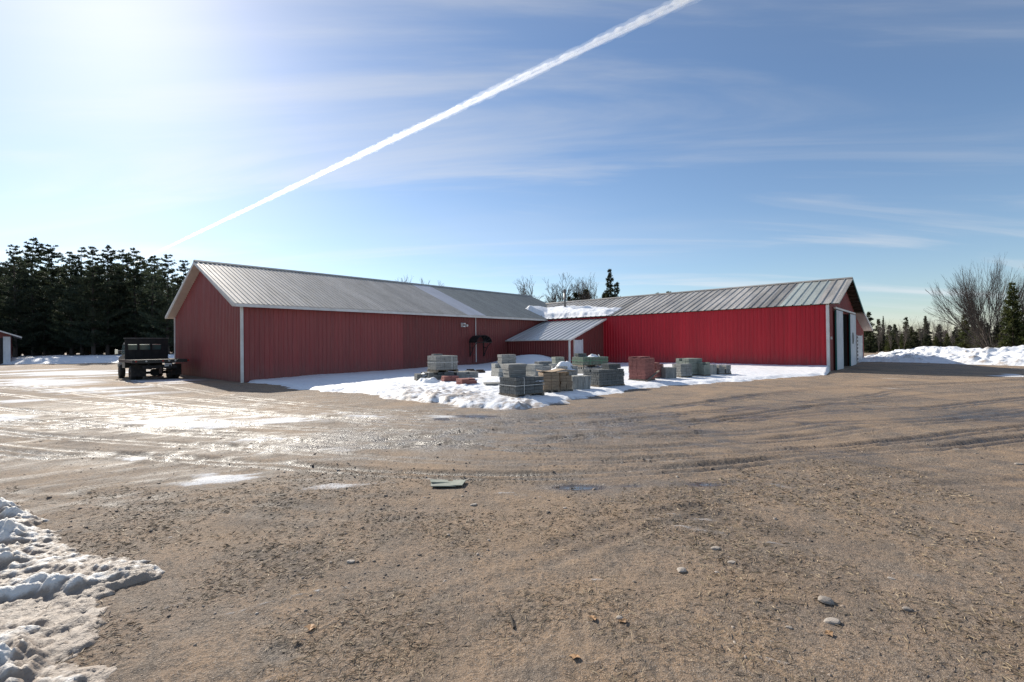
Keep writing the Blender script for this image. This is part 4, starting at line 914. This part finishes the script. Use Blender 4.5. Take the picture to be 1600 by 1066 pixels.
def bare(seed, h, stems=1, spread=.5, r0=None, lvl=6, up=.25, thin=1., wig=1., lean=.42):
    q = random.Random(seed); tb = TB(); tk = TB(); r0 = r0 or h*.016
    def grow(p, d, L, r, n):
        k = 3 if n > 2 else 2; ps = p
        for i in range(k):
            d = (d+Vector((q.gauss(0, .09)*wig, q.gauss(0, .09)*wig, q.gauss(0, .06)*wig+up*.10))).normalized(); pe = ps+d*L/k; rr = r*(1-.30*(i+1)/k)
            (tk if n == lvl else tb).seg(ps, pe, r*(1-.30*i/k), rr, 6 if n == lvl else (5 if n > 4 else 3)); ps = pe
            if n > 0 and i < k-1 and q.random() < .75: side(ps, d, L*q.uniform(.45, .75), rr*.55, n-1)
        if n > 0:
            for j in range(q.choice((2, 2, 3))): side(ps, d, L*q.uniform(.62, .9), r*.62, n-1, .75)
    def side(p, d, L, r, n, amt=1.):
        ax = d.orthogonal().normalized(); ax.rotate(Matrix.Rotation(q.uniform(0, 6.283), 3, d)); nd_ = (d+ax*q.uniform(.35, .85)*amt*spread*2).normalized()
        grow(p, nd_, L, max(r, .0055*thin), n)
    for s_ in range(stems):
        a = 6.283*s_/stems+q.uniform(-.3, .3); o = .0 if stems == 1 else 1.
        k_ = lean*o*q.uniform(.15, 1.7); d = Vector((math.cos(a)*k_, math.sin(a)*k_, 1)).normalized()
        grow(Vector((math.cos(a)*.12*o, math.sin(a)*.12*o, -.15)), d, h*(.34 if stems == 1 else .36), r0*(1 if stems == 1 else .62), lvl)
    zmax = max(p.z for p in tb.v); k = h/zmax
    for t_ in (tb, tk): t_.v = [Vector((p.x*k, p.y*k, p.z*k)) for p in t_.v]
    return tk, tb
def bare_mesh(pair, mat, cmat=None): return pair[0].mesh('trunk', M[mat]), pair[1].mesh('crown', M[cmat or mat])
pine_v = []
for i in range(5):
    tb, Vn, Fn = conifer(40+i, 20, 'pine'); pine_v.append((tb.mesh('trunk', M['bark_pine']), np_mesh('crown', Vn, Fn, M['pine'])))
spr_v = []
for i in range(4):
    tb, Vn, Fn = conifer(70+i, 9, 'spruce'); spr_v.append((tb.mesh('trunk', M['bark_pine']), np_mesh('crown', Vn, Fn, M['spruce']), np_mesh('crown', Vn, Fn, M['spruce_dk'])))
def tree(name, tm, cm, x, y, z, s, rz, label, group, sx=1.):
    r = empty(name, (x, y, z), rz, label, name.replace('_', ' '), group); r.scale = (s*sx, s*sx, s)
    inst('trunk', tm, r); inst('crown', cm, r)
    return r
ORD = ['first', 'second', 'third', 'fourth', 'fifth', 'sixth', 'seventh', 'eighth', 'ninth', 'tenth', 'eleventh', 'twelfth', 'thirteenth', 'fourteenth', 'fifteenth', 'sixteenth', 'seventeenth', 'eighteenth']
q = random.Random(5)
tops = [(-75, 392), (-40, 386), (-8, 398), (24, 384), (52, 392), (84, 381), (112, 397), (128, 388), (146, 386), (168, 385), (188, 412), (212, 391), (238, 404), (262, 398), (286, 407), (310, 418)]
vis = 0
for i, (u, v) in enumerate(tops):
    d = q.uniform(70, 78); x = (u-800)/FPX*d; yh = 538-.0116*(u-800)
    hgt = (yh-v)/FPX*d+CAM_H; tm, cm = pine_v[i % 5]
    if u < 0: lab = 'dark pine of the wood standing at or beyond the left edge'
    else: lab = 'tall dark pine, %s from the left in the front row of the wood' % ORD[vis]; vis += 1
    tree('pine_tree', tm, cm, x, d, .2, hgt/19.8, q.uniform(0, 6.28), lab, 'pines of the wood at the left', 1.0)
for i in range(20):
    u = -90+i*22.5+q.uniform(-8, 8); d = q.uniform(84, 96); x = (u-800)/FPX*d
    tm, cm = pine_v[(i*3+1) % 5]; tree('pine_tree', tm, cm, x, d, .3, q.uniform(.92, 1.12)*.98*(.85 if u > 250 else 1), q.uniform(0, 6.28), 'dark pine standing behind the front row of the wood at the left', 'pines in the depth of the wood', 1.12)
for i in range(26):
    u = -110+i*19+q.uniform(-8, 8); d = q.uniform(100, 126); x = (u-800)/FPX*d
    tm, cm = pine_v[(i*2+1) % 5]; tree('pine_tree', tm, cm, x, d, .3, q.uniform(.95, 1.15)*(.8 if u > 240 else 1), q.uniform(0, 6.28), 'dark pine standing behind the front row of the wood at the left', 'pines in the depth of the wood', 1.15)
for i in range(22):
    u = -130-i*19+q.uniform(-8, 8); d = q.uniform(68, 84); x = (u-800)/FPX*d
    tm, cm = pine_v[i % 5]; tree('pine_tree', tm, cm, x, d, .2, q.uniform(.88, 1.08), q.uniform(0, 6.28), 'dark pine of the wood standing at or beyond the left edge', 'pines of the wood at the left', 1.1)
for i in range(26):
    u = -100+i*17+q.uniform(-6, 6); d = q.uniform(128, 142); x = (u-800)/FPX*d
    tm, cm = pine_v[(i*4+1) % 5]; tree('young_pine', tm, cm, x, d, -.6, q.uniform(.5, .62), q.uniform(0, 6.28), 'low young pine filling the shade under the tall pines', 'young pines under the wood', 2.0)
for i in range(44):                              # younger pines closing the wood's foot
    u = -90+i*9.6+q.uniform(-6, 6); d = q.uniform(75, 92); x = (u-800)/FPX*d
    tm, cm = pine_v[(i*2+3) % 5]; tree('young_pine', tm, cm, x, d, .2, q.uniform(.36, .55), q.uniform(0, 6.28), 'low young pine filling the shade under the tall pines', 'young pines under the wood', 1.7)
def put(name, tm, cm, u, v, d, label, group, base=9., sx=1., rz=None):
    x = (u-800)/FPX*d; h = (538-.0116*(u-800)-v)/FPX*d+CAM_H
    return tree(name, tm, cm, x, d, -.05, h/base, q.uniform(0, 6.28) if rz is None else rz, label, group, sx)
def bare_obj(tb, u, v, d, label, group, mat='bark_grey', h0=10., name='bare_tree', rz=0., sx=1.):
    x = (u-800)/FPX*d; h = (538-.0116*(u-800)-v)/FPX*d+CAM_H
    r = empty(name, (x, d, -.05), rz, label, 'bare tree' if name == 'bare_tree' else name.replace('_', ' '), group); k = h/h0; r.scale = (k*sx, k*sx, k)
    inst('trunk', tb[0], r); inst('crown', tb[1], r); return r
bt = [bare_mesh(bare(s_, 10, 1, .42, .16, 6, .5, 3.2), 'bark_grey') for s_ in (3, 8, 15)]
# trees rising behind the roofs
for u, v, d, k, lab, sx in ((632, 431, 88, 0, 'small bare treetop showing over the middle of the long barn ridge', .8), (667, 436, 90, 1, 'faint bare treetop right of the small one over the long ridge', .8), (806, 446, 84, 2, 'small bare tree left of the bare pair behind the roof corner', .8),
                         (838, 432, 80, 0, 'left of two big bare trees behind the roof corner', 1.0), (866, 429, 82, 1, 'right of two big bare trees behind the roof corner', 1.), (915, 423, 78, 2, 'tall bare tree behind the wing left of the pointed spruce', 1.0), (938, 434, 86, 0, 'bare tree close left of the pointed spruce', 1.)):
    bare_obj(bt[k], u, v, d, lab, 'bare trees behind the roofs', rz=q.uniform(0, 6.28), sx=sx)
for u, v, d, k, lab, sx in ((953, 422, 80, 0, 'tall pointed spruce behind the wing roof', .62), (964, 441, 79, 1, 'shorter spruce touching the pointed one on its right', .8), (946, 455, 82, 3, 'low spruce at the left foot of the pointed one', 1.),
                         (904, 456, 77, 2, 'low dark evergreen left of the pipe cap behind the wing', 1.2), (917, 449, 79, 3, 'dark evergreen under the tall bare tree behind the wing', 1.1), (892, 463, 80, 1, 'lowest evergreen right of the stove pipe', 1.1), (1027, 458, 120, 2, 'tiny evergreen tip over the wing ridge, left one', 1.), (1046, 456, 120, 0, 'tiny evergreen tip over the wing ridge, right one', 1.)):
    put('spruce_tree', spr_v[k][0], spr_v[k][2], u, v, d, lab, 'evergreens behind the roofs', sx=sx)
# right side
big = bare_mesh(bare(21, 10, 19, .22, .15, 5, .34, 1.7, .8, .72), 'bark_grey')
bare_obj(big, 1552, 394, 47, 'large many-stemmed bare tree with a fan-shaped crown at the right', None, rz=.4, sx=.80)
for u, v, d, k, m_, lab, sx in ((1583, 442, 41, 0, 1, 'tall olive-green spruce at the right edge of the picture', .80), (1613, 455, 40, 1, 1, 'olive-green spruce cut off by the right edge', .85), (1508, 491, 52, 2, 1, 'small spruce left below the fan-shaped bare tree', .9), (1532, 500, 49, 3, 1, 'small spruce under the fan-shaped bare tree', .9),
                                (1560, 505, 46, 0, 2, 'dark young spruce before the trunk of the fan-shaped tree', 1.), (1480, 520, 60, 1, 1, 'low bushy spruce in the gap of the right wood', 1.2), (1358, 487, 70, 2, 2, 'dark spruce right behind the wing lean-to', .95), (1372, 497, 74, 3, 2, 'dark spruce second from the lean-to', .8), (1380, 494, 78, 0, 2, 'thin pointed spruce third from the lean-to', .4),
                                (1398, 506, 80, 1, 2, 'broad dark spruce fourth from the lean-to', .9), (1416, 495, 82, 2, 2, 'spruce fifth from the lean-to before the bare saplings', .8), (1447, 492, 84, 3, 2, 'tall narrow spruce in the middle of the right wood', .6), (1432, 520, 66, 0, 1, 'low spruce in front of the right wood, left one', 1.2), (1462, 527, 62, 1, 1, 'low spruce in front of the right wood, right one', 1.3), (1495, 527, 55, 3, 1, 'lowest bushy spruce behind the snow bank', 1.3), (1640, 430, 48, 2, 1, 'spruce beyond the right edge', .9)):
    put('spruce_tree', spr_v[k][0], spr_v[k][m_], u, v, d, lab, 'spruces of the wood at the right', sx=sx)
sap = [bare_mesh(bare(s_, 10, 1, .22, .09, 5, .9, .9), 'bark_grey') for s_ in (31, 37, 43)]
birch = bare_mesh(bare(52, 10, 1, .24, .10, 5, .9), 'bark_birch', 'bark_grey')
for i in range(44):
    u = 1354+i*4.6+q.uniform(-4, 4); d = q.uniform(60, 92); v = q.uniform(492, 518)
    bare_obj(sap[i % 3], u, v, d, 'grey leafless sapling among the spruces of the right wood', 'saplings of the wood at the right', name='sapling', rz=q.uniform(0, 6.28), sx=1.1)
for i, (u, v, d, lab) in enumerate(((1405, 503, 60, 'white-trunked birch, left one of the right wood'), (1412, 508, 58, 'white-trunked birch leaning beside the first birch'), (1437, 499, 66, 'white-trunked birch, rightmost of the three'), )):
    bare_obj(birch, u, v, d, lab, 'birches of the wood at the right', name='birch_tree', rz=i*1.3)
bare_obj(bare_mesh(bare(61, 10, 5, .3, .12, 5, .4), 'bark_grey'), 1540, 512, 44, 'pale leaning shrub stems at the foot of the fan-shaped tree', None, name='leafless_shrub', sx=1.6)
for i in range(34):
    u = 1350+i*6.2+q.uniform(-4, 4); d = q.uniform(62, 82); v = q.uniform(512, 531)
    put('young_spruce', spr_v[(i*3) % 4][0], spr_v[(i*3) % 4][1+i % 2], u, v, d, 'low young spruce at the foot of the right wood', 'young spruces of the right wood', sx=1.35)
for i in range(40):                              # dark back row so that the wood closes
    u = 1345+i*15+q.uniform(-5, 5); d = q.uniform(86, 112); v = q.uniform(499, 519)
    put('spruce_tree', spr_v[i % 4][0], spr_v[i % 4][2], u, v, d, 'small dark spruce in the back row of the right wood', 'back row of the right wood', sx=1.3)

# ------------------------------------------------------------------ contrail
def ray_at(u, v, z):
    p = gp(u, v, CAM_H+(-1 if v > 540 else 1)*1.0); d = p-Vector((0, 0, CAM_H)); return d*(z/d.z)
HZ = 9000.
c0, c1_ = ray_at(1072, 0, HZ), ray_at(240, 397, HZ); axis = (c1_-c0); c0 = c0-axis*.10; c1_ = c1_+axis*.35
axis = c1_-c0; sidev = Vector((-axis.y, axis.x, 0)).normalized(); Lc = axis.length
def contrail_tube(off, rbase, lumps, seed, n=1000, k=14):
    t = np.linspace(0, 1, n)**1.6; V = []
    cxy = np.array(c0)[None]+np.array(axis)[None]*t[:, None]; s_ = t*Lc
    w = rbase*(1-.6*t); f1 = fbm(s_/1500, s_*0+seed, 2, seed, .5); f2 = fbm(s_/1800, s_*0+seed+5, 2, seed+3)
    ringt = np.linspace(0, 2*math.pi, k, endpoint=False)
    ga, gs = np.meshgrid(ringt, s_); LN = 1.3*fbm(gs/240, np.cos(ga)*.9+seed, 2, seed+9)+.5*vnoise(gs/110, np.sin(ga)*1.2+seed, seed+12)
    for i in range(n):
        rr = w[i]*(1+lumps*f1[i]*.5)
        for a in ringt:
            rl = rr*(1+lumps*LN[i, int(a*k/6.2832+.5) % k])
            V.append(Vector(cxy[i])+sidev*(off*(1-.5*t[i])+lumps*f2[i]*w[i]*.4+math.cos(a)*rl)+Vector((0, 0, math.sin(a)*rl*.8)))
    idx = np.arange(n*k).reshape(n, k); nx2 = np.roll(idx, -1, 1)
    Fq = np.stack([idx[:-1].ravel(), nx2[:-1].ravel(), nx2[1:].ravel(), idx[1:].ravel()], 1)
    Vv = np.array([tuple(p) for p in V]); e0_ = len(Vv); Vv = np.vstack([Vv, Vv[:k].mean(0), Vv[-k:].mean(0)])
    cap = [(idx[0, (i+1) % k], idx[0, i], e0_, e0_) for i in range(0)]
    return Vv, Fq
cm_, nt_, b_ = new_mat('contrail_vapour'); nt_.nodes.remove(b_)
pv = nd(nt_, 'ShaderNodeVolumePrincipled', {'Color': (1, 1, 1, 1), 'Density': .0046, 'Anisotropy': .55}); nt_.links.new(pv.outputs[0], nt_.nodes['Material Output'].inputs['Volume'])
con = empty('contrail', tuple(c0), 0, 'long white aircraft contrail rising diagonally across the sky', 'contrail')
cm2_ = cm_.copy(); cm2_.name = 'thin_contrail_vapour'
for n_ in cm2_.node_tree.nodes:
    if n_.type == 'PRINCIPLED_VOLUME': n_.inputs['Density'].default_value = .0007
for off, rb, lu, sd in ((-85, 58, .25, 5), (70, 78, .9, 17), (25, 190, .35, 29)):
    Vv, Fq = contrail_tube(off, rb, lu, sd); Vv = Vv-np.array(c0); me_ = np_mesh('vapour_trail', Vv, Fq, cm_ if rb < 150 else cm2_, True); inst('vapour_trail', me_, con)

# ------------------------------------------------------------------ small things on the ground
def stone_mesh(seed, mat, flat=.55):
    import bmesh
    bm = bmesh.new(); bmesh.ops.create_icosphere(bm, subdivisions=2, radius=1); qq = random.Random(seed); k = [Vector((qq.gauss(0, 1), qq.gauss(0, 1), qq.gauss(0, 1))).normalized() for _ in range(7)]; lim = [qq.uniform(.6, .9) for _ in k]
    for v in bm.verts:
        for n_, l_ in zip(k, lim):
            d = v.co.dot(n_)
            if d > l_: v.co -= n_*(d-l_)*.85
        v.co.z *= flat
    me = bpy.data.meshes.new('stone'); bm.to_mesh(me); bm.free(); me.materials.append(mat); return me
sm = [stone_mesh(s_, M['stone_lt']) for s_ in (1, 2, 3)]
for u, v, w, lab in ((1290, 937, 24, 'largest pale pinkish stone at the lower right'), (1300, 970, 20, 'grey-green flat stone below the largest stone'), (1065, 892, 16, 'pale stone left of the middle right foreground'), (1143, 877, 11, 'small pale stone right of a flat one'), (1118, 856, 12, 'flat pale stone farthest up of the small cluster'), (1393, 902, 9, 'little round pale stone on the right'), (1418, 951, 13, 'thin pale stone chip right of the largest stone'), (1233, 979, 9, 'small yellowish pebble left below the largest stone'), (740, 787, 10, 'lone pale stone in the middle of the yard'), (669, 745, 14, 'flat pale stone beside the sodden card'), (883, 792, 7, 'small stone below the left puddle'), (1494, 703, 9, 'white stone far right beside the wheel track'), (1592, 727, 10, 'pale stones at the right edge'), (548, 878, 11, 'pale flat stone on the left foreground grit'), (968, 968, 11, 'grey stone in the lower middle')):
    p = gp(u, v); k = w/FPX*p.y/2; o = inst('stone', rnd.choice(sm)); o.location = (p.x, p.y, gz(p.x, p.y)+k*.15); o.scale = (k*1.25, k*.9, k*.8); o.rotation_euler = (0, rnd.uniform(-.15, .15), rnd.uniform(-.6, .6)); tag(o, lab, 'stone', 'larger stones on the yard')
p = gp(693, 757); cd = MB()
for (x, y, sx, sy, r_) in ((0, 0, .30, .20, .1), (.17, .03, .16, .22, -.12), (-.06, .07, .22, .12, .3)):
    cd.box((x, y, .012+abs(r_)*.06), (sx, sy, .010), Matrix.Rotation(r_, 3, 'Z') @ Matrix.Rotation(r_*.4, 3, 'Y'))
tag(cd.build('sodden_card', M['card'], None, (p.x, p.y, gz(p.x, p.y)+.005)), 'flattened greenish piece of sodden card on the gravel', 'litter')
def leaf_mesh():
    V = [(0, 0, 0), (.35, .28, .10), (.55, .55, .02), (.8, .25, .08), (1.15, .0, .0), (.8, -.28, .12), (.5, -.5, .0), (.3, -.25, .09), (.5, 0, -.02)]
    me = bpy.data.meshes.new('dry_leaf'); me.from_pydata(V, [], [(0, 8, 1), (1, 8, 2), (2, 8, 3), (3, 8, 4), (4, 8, 5), (5, 8, 6), (6, 8, 7), (7, 8, 0)]); me.materials.append(M['leaf']); return me
lm = leaf_mesh()
for u, v, s_, lab in ((484, 991, .075, 'pale curled leaf on the left foreground grit'), (980, 972, .06, 'brown dry leaf in the lower middle'), (908, 1035, .06, 'brown dry leaf near the bottom edge'), (930, 975, .06, 'reddish leaf scrap beside the brown leaf'), (1290, 985, .05, 'brown leaf scrap below the largest stone')):
    p = gp(u, v); o = inst('dry_leaf', lm); o.location = (p.x, p.y, gz(p.x, p.y)+.012); o.scale = (s_,)*3; o.rotation_euler = (.2, .1, rnd.uniform(0, 6)); tag(o, lab, 'leaf', 'dry leaves on the yard')
p = gp(803, 985); tag(MB().tube((0, 0, .0), (.03, .10, .02), .008, .006, 6).tube((.03, .10, .02), (.04, .15, .015), .006, .003, 6).build('twig', M['dark_wood'], None, (p.x, p.y, gz(p.x, p.y)+.006), (0, 0, .5)), 'short dark twig lying in the lower middle of the yard', 'twig')
# gravel
Q = np.random.default_rng(3)
def scatter(n, r0, r1, pw=1.):
    r = np.exp(Q.uniform(math.log(r0), math.log(r1), n)); t = Q.uniform(-R(56), R(56), n); return r*np.sin(t), r*np.cos(t), r
n = 52000; gx, gy, gr_ = scatter(n, 1.7, 13)
keep = fbm(gx/.8, gy/.8, 3, 601)+Q.uniform(-.35, .35, n) > -.08; gx, gy, gr_ = gx[keep], gy[keep], gr_[keep]; n = len(gx)
size = np.minimum(.0021*np.exp(Q.exponential(.42, n)), .015)*np.clip(gr_/3.2, .85, 1.7)
gzz, _ = ground_fields(gx, gy)
base = np.array([(1, 0, 0), (0, 1, 0), (-1, 0, 0), (0, -1, 0), (.5, .5, .8), (-.5, .5, .7), (-.5, -.5, .85), (.5, -.5, .75)])
fac = np.array([(0, 1, 4), (1, 5, 4), (1, 2, 5), (2, 6, 5), (2, 3, 6), (3, 7, 6), (3, 0, 7), (0, 4, 7), (4, 5, 6), (4, 6, 7)])
jit = Q.uniform(.7, 1.25, (n, 8, 3))*base[None]*size[:, None, None]*np.stack([Q.uniform(.8, 1.4, n), Q.uniform(.6, 1.1, n), Q.uniform(.5, .95, n)], 1)[:, None]
ct, st_ = np.cos(Q.uniform(0, 6.28, n)), np.sin(Q.uniform(0, 6.28, n)); ph = Q.uniform(0, 6.28, n); ct, st_ = np.cos(ph), np.sin(ph)
PX = jit[..., 0]*ct[:, None]-jit[..., 1]*st_[:, None]+gx[:, None]; PY = jit[..., 0]*st_[:, None]+jit[..., 1]*ct[:, None]+gy[:, None]; PZ = jit[..., 2]+(gzz-size*.22)[:, None]
def pebble_mat():
    m, nt, b = new_mat('loose_gravel'); a = nd(nt, 'ShaderNodeAttribute', attribute_name='tone').outputs['Fac']
    cr = nd(nt, 'ShaderNodeValToRGB', {0: a}); e = cr.color_ramp.elements; e[0].color = (.07, .058, .05, 1); e[1].color = (.46, .40, .34, 1); x = cr.color_ramp.elements.new(.45); x.color = (.19, .145, .11, 1); x = cr.color_ramp.elements.new(.85); x.color = (.28, .22, .17, 1)
    nt.links.new(cr.outputs[0], b.inputs['Base Color']); b.inputs['Roughness'].default_value = .85; return m
me = np_mesh('gravel', np.stack([PX.ravel(), PY.ravel(), PZ.ravel()], 1), (fac[None]+8*np.arange(n)[:, None, None]).reshape(-1, 3), pebble_mat(), False, {'tone': np.repeat(Q.uniform(0, 1, n)**1.1, 8)})
tag(link(bpy.data.objects.new('gravel', me)), 'loose gravel and grit strewn over the yard', None, None, 'stuff')
# flattened dead grass and pine needles
n = 90000; gx, gy, gr_ = scatter(n, 1.6, 8.5)
keep = (fbm(gx/.9+5, gy/.9, 3, 611)+Q.uniform(-.3, .3, n) > .02) & (gy < 6.2+1.2*fbm(gx/2, gy/2, 2, 613)); gx, gy, gr_ = gx[keep], gy[keep], gr_[keep]; n = len(gx)
gzz, _ = ground_fields(gx, gy); ph = Q.uniform(0, 6.28, n); D = np.stack([np.cos(ph), np.sin(ph), np.abs(Q.normal(.06, .14, n))], 1); D /= np.linalg.norm(D, axis=1)[:, None]
Vb, Fb = blades(np.stack([gx, gy, gzz+.003], 1), D, Q.uniform(.02, .075, n), Q.uniform(.001, .0024, n)*np.clip(gr_/2.5, 1, 2.2), Q)
def straw():
    m, nt, b = new_mat('dead_grass'); a = nd(nt, 'ShaderNodeAttribute', attribute_name='tone').outputs['Fac']
    nt.links.new(mixc(nt, a, (.10, .066, .04), (.42, .325, .20)), b.inputs['Base Color']); b.inputs['Roughness'].default_value = .7; return m
me = np_mesh('dead_grass', Vb, Fb, straw(), False, {'tone': np.repeat(Q.uniform(0, 1, n), 4)})
tag(link(bpy.data.objects.new('dead_grass', me)), 'flattened dead grass blades and needles on the near gravel', None, None, 'stuff')
